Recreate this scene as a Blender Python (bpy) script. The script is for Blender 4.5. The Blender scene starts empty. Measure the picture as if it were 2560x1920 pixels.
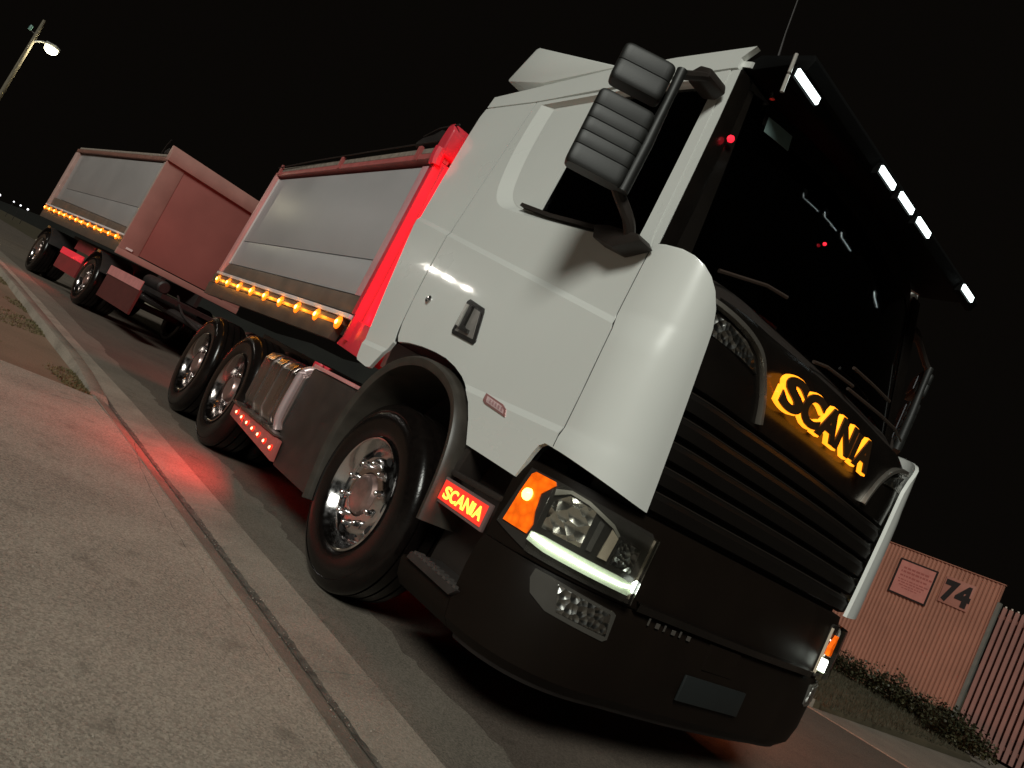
import bpy, bmesh, math, random
from mathutils import Vector, Matrix
random.seed(7)
R = math.radians
sc = bpy.context.scene
col = sc.collection

# ------------------------------------------------------------------ camera
CAM = (3.3745, -1.8905, 1.0093)
ROLL, PITCH, YAW, FPX = 0.463269, 0.0963045, 2.503437, 1818.23
fw = Vector((math.cos(YAW)*math.cos(PITCH), math.sin(YAW)*math.cos(PITCH), math.sin(PITCH)))
r0 = Vector((math.sin(YAW), -math.cos(YAW), 0)); u0 = r0.cross(fw)
rt = math.cos(ROLL)*r0 + math.sin(ROLL)*u0
up = -math.sin(ROLL)*r0 + math.cos(ROLL)*u0
cd = bpy.data.cameras.new('camera'); cam = bpy.data.objects.new('camera', cd); col.objects.link(cam)
cd.sensor_width = 36.0; cd.lens = 36.0*FPX/2560.0; cd.clip_start = 0.05; cd.clip_end = 3000
m = Matrix.Identity(4)
for i in range(3):
    m[i][0], m[i][1], m[i][2], m[i][3] = rt[i], up[i], -fw[i], CAM[i]
cam.matrix_world = m
sc.camera = cam

# ------------------------------------------------------------------ night sky, key light, exposure
KEY_AZ, KEY_EL = R(-50), R(34)          # street light falls from in front of the truck, on the camera's side
wd = bpy.data.worlds.new('World'); sc.world = wd; wd.use_nodes = True
wn = wd.node_tree; bgn = wn.nodes['Background']
sky = wn.nodes.new('ShaderNodeTexSky'); sky.sky_type = 'NISHITA'; sky.sun_disc = False
sky.sun_elevation = R(-9); sky.sun_rotation = R(90) - KEY_AZ
bgn.inputs[1].default_value = 0.05
wn.links.new(sky.outputs[0], bgn.inputs[0])
bg2 = wn.nodes.new('ShaderNodeBackground'); bg2.inputs[0].default_value = (1.0, 0.80, 0.62, 1); bg2.inputs[1].default_value = 0.0026
ad = wn.nodes.new('ShaderNodeAddShader'); wo = wn.nodes['World Output']
wn.links.new(bgn.outputs[0], ad.inputs[0]); wn.links.new(bg2.outputs[0], ad.inputs[1]); wn.links.new(ad.outputs[0], wo.inputs[0])
sl = bpy.data.lights.new('key_sun', 'SUN'); sun = bpy.data.objects.new('key_sun', sl); col.objects.link(sun)
sl.energy = 2.2; sl.angle = R(18); sl.color = (0.98, 1.0, 0.91)
kd = Vector((math.cos(KEY_AZ)*math.cos(KEY_EL), math.sin(KEY_AZ)*math.cos(KEY_EL), math.sin(KEY_EL)))
sun.rotation_euler = kd.to_track_quat('Z', 'Y').to_euler(); sun.location = kd*30
sc.view_settings.view_transform = 'Standard'; sc.view_settings.look = 'None'
sc.view_settings.exposure = 0.0; sc.view_settings.gamma = 1.0; sc.view_settings.use_curve_mapping = False
sc.cycles.use_denoising = True
sc.cycles.max_bounces = 6; sc.cycles.diffuse_bounces = 3; sc.cycles.glossy_bounces = 4
sc.cycles.transparent_max_bounces = 12; sc.cycles.sample_clamp_indirect = 6.0

# ------------------------------------------------------------------ materials
MATS = {}
def mat(name, c, rough=0.5, metal=0.0, var=0.0, vscale=8.0, bump=0.0, bscale=60.0, coat=0.0, spec=0.5, stretch=None, c2=None, rvar=0.0):
    if name in MATS: return MATS[name]
    M = bpy.data.materials.new(name); M.use_nodes = True; nt = M.node_tree; b = nt.nodes['Principled BSDF']
    b.inputs['Base Color'].default_value = (*c, 1); b.inputs['Roughness'].default_value = rough
    b.inputs['Metallic'].default_value = metal; b.inputs['Coat Weight'].default_value = coat; b.inputs['Coat Roughness'].default_value = 0.06
    b.inputs['Specular IOR Level'].default_value = spec
    tc = nt.nodes.new('ShaderNodeTexCoord'); src = tc.outputs['Object']
    if stretch:
        mp = nt.nodes.new('ShaderNodeMapping'); mp.inputs['Scale'].default_value = stretch
        nt.links.new(src, mp.inputs[0]); src = mp.outputs[0]
    if var or c2 or rvar:
        n = nt.nodes.new('ShaderNodeTexNoise'); n.inputs['Scale'].default_value = vscale; n.inputs['Detail'].default_value = 6
        nt.links.new(src, n.inputs['Vector'])
        if var or c2:
            rp = nt.nodes.new('ShaderNodeValToRGB'); rp.color_ramp.elements[0].position = 0.35; rp.color_ramp.elements[1].position = 0.68
            a = tuple(max(0, x*(1-var)) for x in c); d = c2 if c2 else tuple(min(1, x*(1+var)) for x in c)
            rp.color_ramp.elements[0].color = (*a, 1); rp.color_ramp.elements[1].color = (*d, 1)
            nt.links.new(n.outputs[0], rp.inputs[0]); nt.links.new(rp.outputs[0], b.inputs['Base Color'])
        if rvar:
            mr = nt.nodes.new('ShaderNodeMapRange'); mr.inputs[1].default_value = 0.3; mr.inputs[2].default_value = 0.7
            mr.inputs[3].default_value = max(0.02, rough-rvar); mr.inputs[4].default_value = min(1, rough+rvar)
            nt.links.new(n.outputs[0], mr.inputs[0]); nt.links.new(mr.outputs[0], b.inputs['Roughness'])
    if bump:
        n2 = nt.nodes.new('ShaderNodeTexNoise'); n2.inputs['Scale'].default_value = bscale; n2.inputs['Detail'].default_value = 5
        nt.links.new(src, n2.inputs['Vector'])
        bp = nt.nodes.new('ShaderNodeBump'); bp.inputs['Strength'].default_value = bump; bp.inputs['Distance'].default_value = 0.01
        nt.links.new(n2.outputs[0], bp.inputs['Height']); nt.links.new(bp.outputs[0], b.inputs['Normal'])
    MATS[name] = M; return M
def emit(name, c, s):
    if name in MATS: return MATS[name]
    M = bpy.data.materials.new(name); M.use_nodes = True; b = M.node_tree.nodes['Principled BSDF']
    b.inputs['Base Color'].default_value = (*c, 1); b.inputs['Emission Color'].default_value = (*c, 1); b.inputs['Emission Strength'].default_value = s
    b.inputs['Roughness'].default_value = 0.25
    MATS[name] = M; return M
def prism_lens(name, c, s, scale, lo=0.35):
    M = emit(name, c, s); nt = M.node_tree; b = nt.nodes['Principled BSDF']
    tc = nt.nodes.new('ShaderNodeTexCoord'); v = nt.nodes.new('ShaderNodeTexVoronoi'); v.inputs['Scale'].default_value = scale
    mr = nt.nodes.new('ShaderNodeMapRange'); mr.inputs[1].default_value = 0.0; mr.inputs[2].default_value = 0.7; mr.inputs[3].default_value = s; mr.inputs[4].default_value = s*lo
    nt.links.new(tc.outputs['Object'], v.inputs['Vector']); nt.links.new(v.outputs[0], mr.inputs[0]); nt.links.new(mr.outputs[0], b.inputs['Emission Strength'])
    return M
def glass(name, tint, refl=0.05):
    M = bpy.data.materials.new(name); M.use_nodes = True; nt = M.node_tree
    for n in list(nt.nodes): nt.nodes.remove(n)
    o = nt.nodes.new('ShaderNodeOutputMaterial'); t = nt.nodes.new('ShaderNodeBsdfTransparent'); g = nt.nodes.new('ShaderNodeBsdfGlossy')
    f = nt.nodes.new('ShaderNodeFresnel'); mx = nt.nodes.new('ShaderNodeMixShader')
    t.inputs[0].default_value = (*tint, 1); g.inputs['Roughness'].default_value = refl; f.inputs[0].default_value = 1.5
    nt.links.new(f.outputs[0], mx.inputs[0]); nt.links.new(t.outputs[0], mx.inputs[1]); nt.links.new(g.outputs[0], mx.inputs[2]); nt.links.new(mx.outputs[0], o.inputs[0])
    MATS[name] = M; return M
def facet(name, c, scale, strength=1.0, rough=0.1):
    M = bpy.data.materials.new(name); M.use_nodes = True; nt = M.node_tree; b = nt.nodes['Principled BSDF']
    b.inputs['Base Color'].default_value = (*c, 1); b.inputs['Metallic'].default_value = 1.0; b.inputs['Roughness'].default_value = rough
    tc = nt.nodes.new('ShaderNodeTexCoord'); v = nt.nodes.new('ShaderNodeTexVoronoi'); v.inputs['Scale'].default_value = scale
    bp = nt.nodes.new('ShaderNodeBump'); bp.inputs['Strength'].default_value = strength; bp.inputs['Distance'].default_value = 0.02
    nt.links.new(tc.outputs['Object'], v.inputs['Vector']); nt.links.new(v.outputs[0], bp.inputs['Height']); nt.links.new(bp.outputs[0], b.inputs['Normal'])
    MATS[name] = M; return M

WHITE = mat('white_paint', (0.76, 0.77, 0.735), 0.30, var=0.02, vscale=1.5, coat=1.0, rvar=0.04)
BLACK = mat('black_plastic', (0.026, 0.020, 0.017), 0.5, var=0.10, vscale=4, bump=0.05, bscale=300, spec=0.35)
BUMPB = mat('bumper_black', (0.0085, 0.0056, 0.004), 0.5, var=0.10, vscale=4, bump=0.04, bscale=300, spec=0.12)
GLOSSB = mat('gloss_black_panel', (0.007, 0.0055, 0.0045), 0.22, var=0.2, vscale=5)
DARKIN = mat('dark_interior', (0.012, 0.011, 0.011), 0.8, var=0.2)
RUBBER = mat('tyre_rubber', (0.0055, 0.004, 0.0035), 0.22, spec=0.35, var=0.25, vscale=30, bump=0.08, bscale=120)
CHROME = mat('chrome', (0.72, 0.70, 0.70), 0.14, 1.0, rvar=0.07, vscale=25)
ALLOY = mat('polished_alloy', (0.50, 0.45, 0.43), 0.28, 1.0, var=0.1, rvar=0.1, vscale=6, stretch=(1, 1, 0.3))
BODYP = mat('body_grey_paint', (0.39, 0.375, 0.38), 0.38, 0.12, var=0.05, vscale=1.2, rvar=0.05)
BODYT = mat('trailer_grey_paint', (0.27, 0.25, 0.245), 0.42, 0.1, var=0.05, vscale=1.0, rvar=0.05)
BODYL = mat('body_light_paint', (0.62, 0.55, 0.54), 0.40, var=0.08, vscale=4)
BODYR = mat('body_red_spill', (0.62, 0.27, 0.26), 0.42, var=0.1, vscale=4)  # red lamp spill on the silver body, put into the colour
LEDGE = mat('ledge_brown', (0.12, 0.085, 0.065), 0.5, var=0.2, vscale=6)
CHASS = mat('chassis_black', (0.014, 0.010, 0.009), 0.6, var=0.3, vscale=9)
HEADB = mat('headboard_red_lit', (0.62, 0.035, 0.055), 0.42, var=0.08, vscale=3)  # white board; the strip light's red is put into this colour
TRED = mat('trailer_panel_red_wash', (0.32, 0.125, 0.108), 0.42, var=0.12, vscale=0.9)  # the tail lamps' red wash is partly put into this colour
TFRAME = mat('trailer_frame_red_wash', (0.37, 0.20, 0.17), 0.45, var=0.08, vscale=3)  # pale frame with the tail lamps' red put into its colour
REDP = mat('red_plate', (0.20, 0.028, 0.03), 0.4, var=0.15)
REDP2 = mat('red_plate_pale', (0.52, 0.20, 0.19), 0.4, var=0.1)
STEEL = mat('galvanised_grey', (0.22, 0.22, 0.20), 0.5, 0.4, var=0.15)
AMBL = emit('amber_lens', (1.0, 0.20, 0.008), 1.5)
AMBC = emit('amber_core', (1.0, 0.50, 0.10), 9.0)
REDL = emit('red_lens', (1.0, 0.035, 0.015), 0.55)
REDC = emit('red_core', (1.0, 0.33, 0.16), 6.0)
HALO = emit('amber_halo', (1.0, 0.29, 0.012), 2.1)
DRL = emit('white_drl', (0.92, 1.0, 0.88), 7.0)
DRLB = emit('drl_guide', (0.55, 0.62, 0.45), 0.34)
LEDW = emit('white_led', (0.86, 1.0, 0.98), 3.2)
SIGNR = emit('step_sign_red', (1.0, 0.05, 0.03), 0.55)
SIGNA = emit('step_sign_amber', (1.0, 0.52, 0.05), 2.6)
GLASSD = glass('tinted_glass', (0.30, 0.30, 0.31))
LENSG = glass('clear_lens', (0.95, 0.96, 0.95))
MESHC = facet('silver_mesh', (0.42, 0.42, 0.40), 34, 0.55, 0.28)
FACETC = facet('faceted_reflector', (0.75, 0.70, 0.62), 20, 0.6, 0.2)

FARW = 2.55      # the far side mirrors the near side about y = FARW/2
# ------------------------------------------------------------------ mesh helpers
def link(o, parent=None, kind=None, label=None, cat=None, group=None):
    col.objects.link(o)
    if parent is not None: o.parent = parent
    if kind: o['kind'] = kind
    if label: o['label'] = label
    if cat: o['category'] = cat
    if group: o['group'] = group
    return o
def finish(bm, name, material, parent=None, smooth=True, angle=32, mirror=False, **kw):
    if mirror:
        for v in bm.verts: v.co.y = FARW - v.co.y
        bmesh.ops.reverse_faces(bm, faces=bm.faces[:])
    me = bpy.data.meshes.new(name); bm.to_mesh(me); bm.free()
    ms = material if isinstance(material, (list, tuple)) else [material]
    for x in ms: me.materials.append(x)
    if smooth:
        for p in me.polygons: p.use_smooth = True
        me.set_sharp_from_angle(angle=R(angle))
    return link(bpy.data.objects.new(name, me), parent, **kw)
def empty(name, loc=(0, 0, 0), rz=0.0, parent=None, **kw):
    o = bpy.data.objects.new(name, None); o.location = loc; o.rotation_euler = (0, 0, rz); o.empty_display_size = 0.2
    return link(o, parent, **kw)
def bevel(bm, w, seg=2, ang=30):
    es = [e for e in bm.edges if len(e.link_faces) == 2 and e.calc_face_angle(0) > R(ang)]
    if es and w > 0: bmesh.ops.bevel(bm, geom=es, offset=w, segments=seg, profile=0.6, affect='EDGES', clamp_overlap=True)
def add_box(bm, x0, x1, y0, y1, z0, z1):
    vs = [bm.verts.new(p) for p in ((x0,y0,z0),(x1,y0,z0),(x1,y1,z0),(x0,y1,z0),(x0,y0,z1),(x1,y0,z1),(x1,y1,z1),(x0,y1,z1))]
    for f in ((3,2,1,0),(4,5,6,7),(0,1,5,4),(1,2,6,5),(2,3,7,6),(3,0,4,7)): bm.faces.new([vs[i] for i in f])
    return vs
def box(name, x0, x1, y0, y1, z0, z1, material, parent=None, bv=0.006, **kw):
    bm = bmesh.new(); add_box(bm, x0, x1, y0, y1, z0, z1); bevel(bm, bv); return finish(bm, name, material, parent, **kw)
def prism(name, pts, axis, a, b, material, parent=None, bv=0.006, seg=2, **kw):
    """polygon pts (two coordinates) extruded along axis x/y/z from a to b"""
    bm = bmesh.new(); n = len(pts)
    def P(p, t): return {'x': (t, p[0], p[1]), 'y': (p[0], t, p[1]), 'z': (p[0], p[1], t)}[axis]
    A = [bm.verts.new(P(p, a)) for p in pts]; B = [bm.verts.new(P(p, b)) for p in pts]
    bm.faces.new(A); bm.faces.new(B[::-1])
    for i in range(n): bm.faces.new((A[i], B[i], B[(i+1) % n], A[(i+1) % n]))
    bmesh.ops.recalc_face_normals(bm, faces=bm.faces[:]); bevel(bm, bv, seg)
    return finish(bm, name, material, parent, **kw)
def add_tube(bm, path, r, n=8, caps=True):
    path = [Vector(p) for p in path]; rings = []; prev = None
    for i, p in enumerate(path):
        d = (path[min(i+1, len(path)-1)] - path[max(i-1, 0)]).normalized()
        a = Vector((0, 0, 1)) if abs(d.z) < 0.9 else Vector((1, 0, 0))
        u = d.cross(a).normalized()
        if prev is not None and u.dot(prev) < 0: u = -u
        prev = u; v = d.cross(u); rr = r[i] if isinstance(r, (list, tuple)) else r
        rings.append([bm.verts.new(p + u*rr*math.cos(2*math.pi*k/n) + v*rr*math.sin(2*math.pi*k/n)) for k in range(n)])
    for A, B in zip(rings, rings[1:]):
        for k in range(n): bm.faces.new((A[k], A[(k+1) % n], B[(k+1) % n], B[k]))
    if caps: bm.faces.new(rings[0][::-1]); bm.faces.new(rings[-1])
def tube(name, path, r, material, parent=None, n=8, **kw):
    bm = bmesh.new(); add_tube(bm, path, r, n); bmesh.ops.recalc_face_normals(bm, faces=bm.faces[:]); return finish(bm, name, material, parent, **kw)
def lathe(name, prof, material, parent=None, n=48, axis='y', loc=(0, 0, 0), closed=False, **kw):
    """prof: (r, h) pairs; revolved about axis"""
    bm = bmesh.new(); rings = []
    for r_, h in prof:
        ring = []
        for k in range(n):
            a = 2*math.pi*k/n; c, s = r_*math.cos(a), r_*math.sin(a)
            p = {'y': (c, h, s), 'z': (c, s, h), 'x': (h, c, s)}[axis]
            ring.append(bm.verts.new((p[0]+loc[0], p[1]+loc[1], p[2]+loc[2])))
        rings.append(ring)
    prs = list(zip(rings, rings[1:])) + ([(rings[-1], rings[0])] if closed else [])
    for A, B in prs:
        for k in range(n): bm.faces.new((A[k], A[(k+1) % n], B[(k+1) % n], B[k]))
    if not closed:
        bm.faces.new(rings[0][::-1]); bm.faces.new(rings[-1])
    bmesh.ops.remove_doubles(bm, verts=bm.verts[:], dist=1e-5)
    bmesh.ops.recalc_face_normals(bm, faces=bm.faces[:]); return finish(bm, name, material, parent, **kw)
def grid(name, rows, material, parent=None, thick=0.0, tdir=None, **kw):
    """rows of points -> sheet; with thick a closed shell pushed along tdir(point)"""
    bm = bmesh.new(); V = [[bm.verts.new(p) for p in r] for r in rows]
    for i in range(len(V)-1):
        for j in range(len(V[i])-1): bm.faces.new((V[i][j], V[i][j+1], V[i+1][j+1], V[i+1][j]))
    if thick:
        bm.normal_update(); solid(bm, thick, tdir)
    return finish(bm, name, material, parent, **kw)
def solid(bm, thick, tdir=None):
    fs = bm.faces[:]; vs = bm.verts[:]; bm.normal_update()
    be = [e for e in bm.edges if len(e.link_faces) == 1]
    bed = [(e.verts[0], e.verts[1]) for e in be]
    new = {}
    for v in vs:
        d = Vector(tdir(v.co)) if tdir else -v.normal
        new[v] = bm.verts.new(v.co + d*thick)
    for f in fs: bm.faces.new([new[v] for v in reversed(f.verts)])
    for a, b in bed:
        try: bm.faces.new((a, b, new[b], new[a]))
        except ValueError: pass
    bmesh.ops.recalc_face_normals(bm, faces=bm.faces[:])

# side surface of the cab: y as a function of (x, z) on the camera's side
def crease_z(x): return 2.02 - 0.207*(x + 0.24)
def Sy(x, z):
    y = 0.05 + 0.010*((min(z, 2.1) - 1.65)/0.5)**2
    if z > 2.1: y += 0.116*(z - 2.1)
    t = (crease_z(x) - z)/0.030
    y -= 0.013*max(0.0, min(1.0, t))
    t2 = (1.262 - 0.03*x - z)/0.03
    y -= 0.011*max(0.0, min(1.0, t2))
    return y
CUTS = [((0, z), (0, 1)) for z in (1.2, 1.35, 1.5, 1.65, 1.8, 1.95, 2.1, 2.4, 2.7, 3.0)]
CUTS += [((-0.24, 2.02), (0.207, 1)), ((-0.24, 1.99), (0.207, 1)), ((0, 1.262), (0.03, 1)), ((0, 1.232), (0.03, 1))]
CUTS += [((x, 0), (1, 0)) for x in (-0.8, -0.6, -0.3, 0.0, 0.3, 0.6, 0.9, 1.1)]
def panel(name, outline, material, parent, holes=(), yf=Sy, off=0.0, thick=0.022, mirror=False, **kw):
    bm = bmesh.new(); es = []
    for loop in [outline] + list(holes):
        vs = [bm.verts.new((p[0], 0, p[1])) for p in loop]
        for i in range(len(vs)): es.append(bm.edges.new((vs[i], vs[(i+1) % len(vs)])))
    bmesh.ops.triangle_fill(bm, edges=es, use_beauty=True, use_dissolve=False)
    for (px, pz), (nx, nz) in CUTS:
        bmesh.ops.bisect_plane(bm, geom=bm.verts[:]+bm.edges[:]+bm.faces[:], plane_co=(px, 0, pz), plane_no=(nx, 0, nz), dist=1e-5)
    for f in bm.faces:
        f.normal_update()
        if f.normal.y > 0: f.normal_flip()
    for v in bm.verts: v.co.y = yf(v.co.x, v.co.z) + off
    solid(bm, thick, lambda c: (0, 1, 0))
    return finish(bm, name, material, parent, mirror=mirror, angle=18, **kw)
def smooth_poly(pts, n=6, closed=False):
    """Catmull-Rom through pts"""
    out = []; N = len(pts)
    for i in range(N if closed else N-1):
        p = [pts[(i+k-1) % N] if closed else pts[max(0, min(N-1, i+k-1))] for k in range(4)]
        for j in range(n):
            t = j/n
            out.append(tuple(0.5*((2*p[1][d]) + (-p[0][d]+p[2][d])*t + (2*p[0][d]-5*p[1][d]+4*p[2][d]-p[3][d])*t*t + (-p[0][d]+3*p[1][d]-3*p[2][d]+p[3][d])*t**3) for d in range(len(p[1]))))
    if not closed: out.append(tuple(pts[-1]))
    return out
def text_mesh(ch, size, depth, offset=0.0):
    cu = bpy.data.curves.new('glyph', 'FONT'); cu.body = ch; cu.size = size; cu.extrude = depth/2; cu.offset = offset; cu.resolution_u = 5
    o = bpy.data.objects.new('glyph', cu); col.objects.link(o)
    dg = bpy.context.evaluated_depsgraph_get(); me = bpy.data.meshes.new_from_object(o.evaluated_get(dg))
    bpy.data.objects.remove(o); bpy.data.curves.remove(cu); return me
def lamp(name, typ, loc, energy, color, parent, size=0.1, aim=None, size_y=None, spread=None, angle=None):
    l = bpy.data.lights.new(name, typ); l.energy = energy; l.color = color
    if typ == 'AREA':
        l.size = size
        if size_y: l.shape = 'RECTANGLE'; l.size_y = size_y
        if spread: l.spread = R(spread)
    else:
        l.shadow_soft_size = size
        if typ == 'SPOT' and angle: l.spot_size = R(angle); l.spot_blend = 0.8
    o = bpy.data.objects.new(name, l); col.objects.link(o); o.location = loc
    if aim: o.rotation_euler = Vector(aim).to_track_quat('-Z', 'Y').to_euler()
    if parent: o.parent = parent
    return o

# ================================================================== GROUND
KX = [(-400, -44), (-60, -6.2), (-30, -2.85), (-16, -1.34), (-10.5, -0.86), (-5.4, -0.50), (-3.5, -0.345), (-1.5, -0.225), (0, -0.145), (1.3, -0.085), (3, -0.01), (8, 0.24), (60, 2.8), (400, 20)]
def K(x):
    for (a, ya), (b, yb) in zip(KX, KX[1:]):
        if a <= x <= b: return ya + (yb-ya)*(x-a)/(b-a)
    return KX[0][1] if x < KX[0][0] else KX[-1][1]
def ground_mat(name, base, dark, light, speck=0.0, sscale=170, bump=0.4, big=1.2, rough=0.85, c3=None):
    M = bpy.data.materials.new(name); M.use_nodes = True; nt = M.node_tree; b = nt.nodes['Principled BSDF']; b.inputs['Roughness'].default_value = rough
    b.inputs['Specular IOR Level'].default_value = 0.3
    tc = nt.nodes.new('ShaderNodeTexCoord')
    def noise(s, d=6, rg=0.55):
        n = nt.nodes.new('ShaderNodeTexNoise'); n.inputs['Scale'].default_value = s; n.inputs['Detail'].default_value = d; n.inputs['Roughness'].default_value = rg
        nt.links.new(tc.outputs['Object'], n.inputs['Vector']); return n
    def ramp(src, p0, c0, p1, c1):
        r_ = nt.nodes.new('ShaderNodeValToRGB'); e = r_.color_ramp.elements; e[0].position, e[1].position = p0, p1; e[0].color, e[1].color = (*c0, 1), (*c1, 1)
        nt.links.new(src, r_.inputs[0]); return r_
    def mix(f, a, c, mode='MIX'):
        m_ = nt.nodes.new('ShaderNodeMix'); m_.data_type = 'RGBA'; m_.blend_type = mode
        if isinstance(f, float): m_.inputs[0].default_value = f
        else: nt.links.new(f, m_.inputs[0])
        nt.links.new(a, m_.inputs[6]); nt.links.new(c, m_.inputs[7]); return m_.outputs[2]
    n1 = noise(big, 5); c_ = ramp(n1.outputs[0], 0.36, dark, 0.60, base).outputs[0]
    n2 = noise(85, 4, 0.7); c_ = mix(0.42, c_, ramp(n2.outputs[0], 0.38, dark, 0.64, light).outputs[0])
    if speck:
        v = nt.nodes.new('ShaderNodeTexVoronoi'); v.inputs['Scale'].default_value = sscale; nt.links.new(tc.outputs['Object'], v.inputs['Vector'])
        sep = nt.nodes.new('ShaderNodeSeparateColor'); nt.links.new(v.outputs['Color'], sep.inputs[0])
        r_ = ramp(sep.outputs[0], 0.0, tuple(x*0.28 for x in dark), 1.0, tuple(min(1, x*1.5) for x in light)); r_.color_ramp.interpolation = 'LINEAR'
        c_ = mix(speck, c_, r_.outputs[0])
        n4 = noise(5.5, 3); g = ramp(n4.outputs[0], 0.60, (0, 0, 0), 0.74, (1, 1, 1))
        dk = nt.nodes.new('ShaderNodeRGB'); dk.outputs[0].default_value = (*(x*0.55 for x in dark), 1)
        sc_ = nt.nodes.new('ShaderNodeMath'); sc_.operation = 'MULTIPLY'; sc_.inputs[1].default_value = 0.45; nt.links.new(g.outputs[0], sc_.inputs[0])
        c_ = mix(sc_.outputs[0], c_, dk.outputs[0])
    nt.links.new(c_, b.inputs['Base Color'])
    n3 = noise(130, 4, 0.7); bp = nt.nodes.new('ShaderNodeBump'); bp.inputs['Strength'].default_value = bump; bp.inputs['Distance'].default_value = 0.012
    nt.links.new(n3.outputs[0], bp.inputs['Height']); nt.links.new(bp.outputs[0], b.inputs['Normal'])
    MATS[name] = M; return M
CONC = ground_mat('aggregate_concrete', (0.42, 0.356, 0.288), (0.20, 0.165, 0.132), (0.45, 0.382, 0.313), speck=0.30, sscale=150, big=1.0)
GUTT = ground_mat('gutter_concrete', (0.33, 0.275, 0.222), (0.18, 0.15, 0.12), (0.37, 0.31, 0.255), speck=0.18, sscale=150, big=2.2)
ASPH = ground_mat('asphalt', (0.115, 0.090, 0.071), (0.062, 0.048, 0.038), (0.145, 0.115, 0.092), speck=0.35, sscale=160, big=0.8)
ASPH2 = ground_mat('asphalt_edge', (0.195, 0.165, 0.132), (0.11, 0.092, 0.073), (0.23, 0.196, 0.16), speck=0.30, sscale=150, big=1.5)
SOIL = ground_mat('soil_strip', (0.26, 0.155, 0.105), (0.16, 0.095, 0.062), (0.31, 0.20, 0.14), big=0.9)
VERGE = ground_mat('verge_soil', (0.07, 0.055, 0.032), (0.04, 0.034, 0.02), (0.10, 0.075, 0.045), big=0.9)
DIRT = mat('gutter_dirt', (0.115, 0.10, 0.082), 0.95, var=0.45, vscale=22, bump=0.6, bscale=90)

def strip(name, xs, ya, yb, za, zb, material, parent=None, **kw):
    """sheet between two lines y=ya(x), y=yb(x)"""
    bm = bmesh.new(); A = [bm.verts.new((x, ya(x), za)) for x in xs]; B = [bm.verts.new((x, yb(x), zb)) for x in xs]
    for i in range(len(xs)-1):
        f = bm.faces.new((A[i], A[i+1], B[i+1], B[i])); f.normal_update()
        if f.normal.z < 0: f.normal_flip()
    return finish(bm, name, material, parent, **kw)
RNDE = random.Random(9)
WORN = {}
def worn(x):
    k = round(x, 3)
    if k not in WORN: WORN[k] = 0.40 + 0.035*math.sin(x*2.3) + 0.03*math.sin(x*5.1+1) + RNDE.uniform(-.03, .03)
    return K(x) + WORN[k]
XS = [-400, -200, -100, -60, -45, -30, -22, -16, -13, -10.5, -8, -6.5, -5.4, -4.4, -3.5, -2.5, -1.5, -0.7, 0, 0.7, 1.3, 2, 3, 5, 8, 14, 30, 60, 400]
XS = sorted(set(XS) | {round(-8+0.12*i, 3) for i in range(110)})
bm = bmesh.new(); vs = [bm.verts.new(p) for p in ((-1500, -1500, -0.08), (1500, -1500, -0.08), (1500, 1500, -0.08), (-1500, 1500, -0.08))]; bm.faces.new(vs)
finish(bm, 'ground', VERGE, kind='structure')
strip('road', XS, worn, lambda x: K(x)+7.3, 0.0, 0.0, ASPH, kind='structure')
strip('road_edge', XS, lambda x: K(x), worn, 0.0, 0.0, ASPH2, kind='structure')
# gutter: tray segments with open joints, sloping to the invert
gut = empty('gutter', kind='structure')
x = -40.0; k = 0
while x < 9:
    L = 1.83 if x > -12 else 6.0
    a, b = x, min(x+L, 9)
    bm = bmesh.new(); rows = []
    for xx in (a+0.004, (a+b)/2, b-0.004):
        rows.append([bm.verts.new(p) for p in ((xx, K(xx)-0.004, -0.12), (xx, K(xx)-0.004, 0.003), (xx, K(xx)-0.19, -0.012), (xx, K(xx)-0.285, -0.022), (xx, K(xx)-0.285, -0.12))])
    for A, B in zip(rows, rows[1:]):
        for j in range(4): bm.faces.new((A[j], A[j+1], B[j+1], B[j]))
    bm.faces.new(rows[0]); bm.faces.new(rows[-1][::-1]); bmesh.ops.recalc_face_normals(bm, faces=bm.faces[:])
    finish(bm, 'gutter_tray', GUTT, gut, smooth=False); x += L; k += 1
# upright kerb behind the driveway, layback kerb along it
kerb = empty('kerb', kind='structure')
x = -40.0
while x < -3.2:
    L = 1.83 if x > -12 else 6.0
    b = min(x+L, -3.05); bm = bmesh.new(); rows = []
    for xx in (x+0.003, (x+b)/2, b-0.003):
        t = 1.0 if xx < -4.0 else max(0.25, (-3.05-xx)/0.95)
        h = 0.02 + 0.085*t
        rows.append([bm.verts.new((xx, K(xx)+dy, z)) for dy, z in ((-0.287, -0.10), (-0.287, -0.02), (-0.32, h-0.02), (-0.34, h), (-0.46, h+0.004), (-0.46, -0.10))])
    for A, B in zip(rows, rows[1:]):
        for j in range(5): bm.faces.new((A[j], A[j+1], B[j+1], B[j]))
    bm.faces.new(rows[0]); bm.faces.new(rows[-1][::-1]); bmesh.ops.recalc_face_normals(bm, faces=bm.faces[:])
    finish(bm, 'kerb_stone', GUTT, kerb, angle=50); x += L
x = -3.04
while x < 9:
    b = min(x+1.83, 9); bm = bmesh.new(); rows = []
    for xx in (x+0.004, (x+b)/2, b-0.004):
        rows.append([bm.verts.new((xx, K(xx)+dy, z)) for dy, z in ((-0.287, -0.10), (-0.287, -0.020), (-0.36, 0.006), (-0.425, 0.024), (-0.425, -0.10))])
    for A, B in zip(rows, rows[1:]):
        for j in range(4): bm.faces.new((A[j], A[j+1], B[j+1], B[j]))
    bm.faces.new(rows[0]); bm.faces.new(rows[-1][::-1]); bmesh.ops.recalc_face_normals(bm, faces=bm.faces[:])
    finish(bm, 'layback_stone', GUTT, kerb, angle=50); x += 1.83
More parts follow.
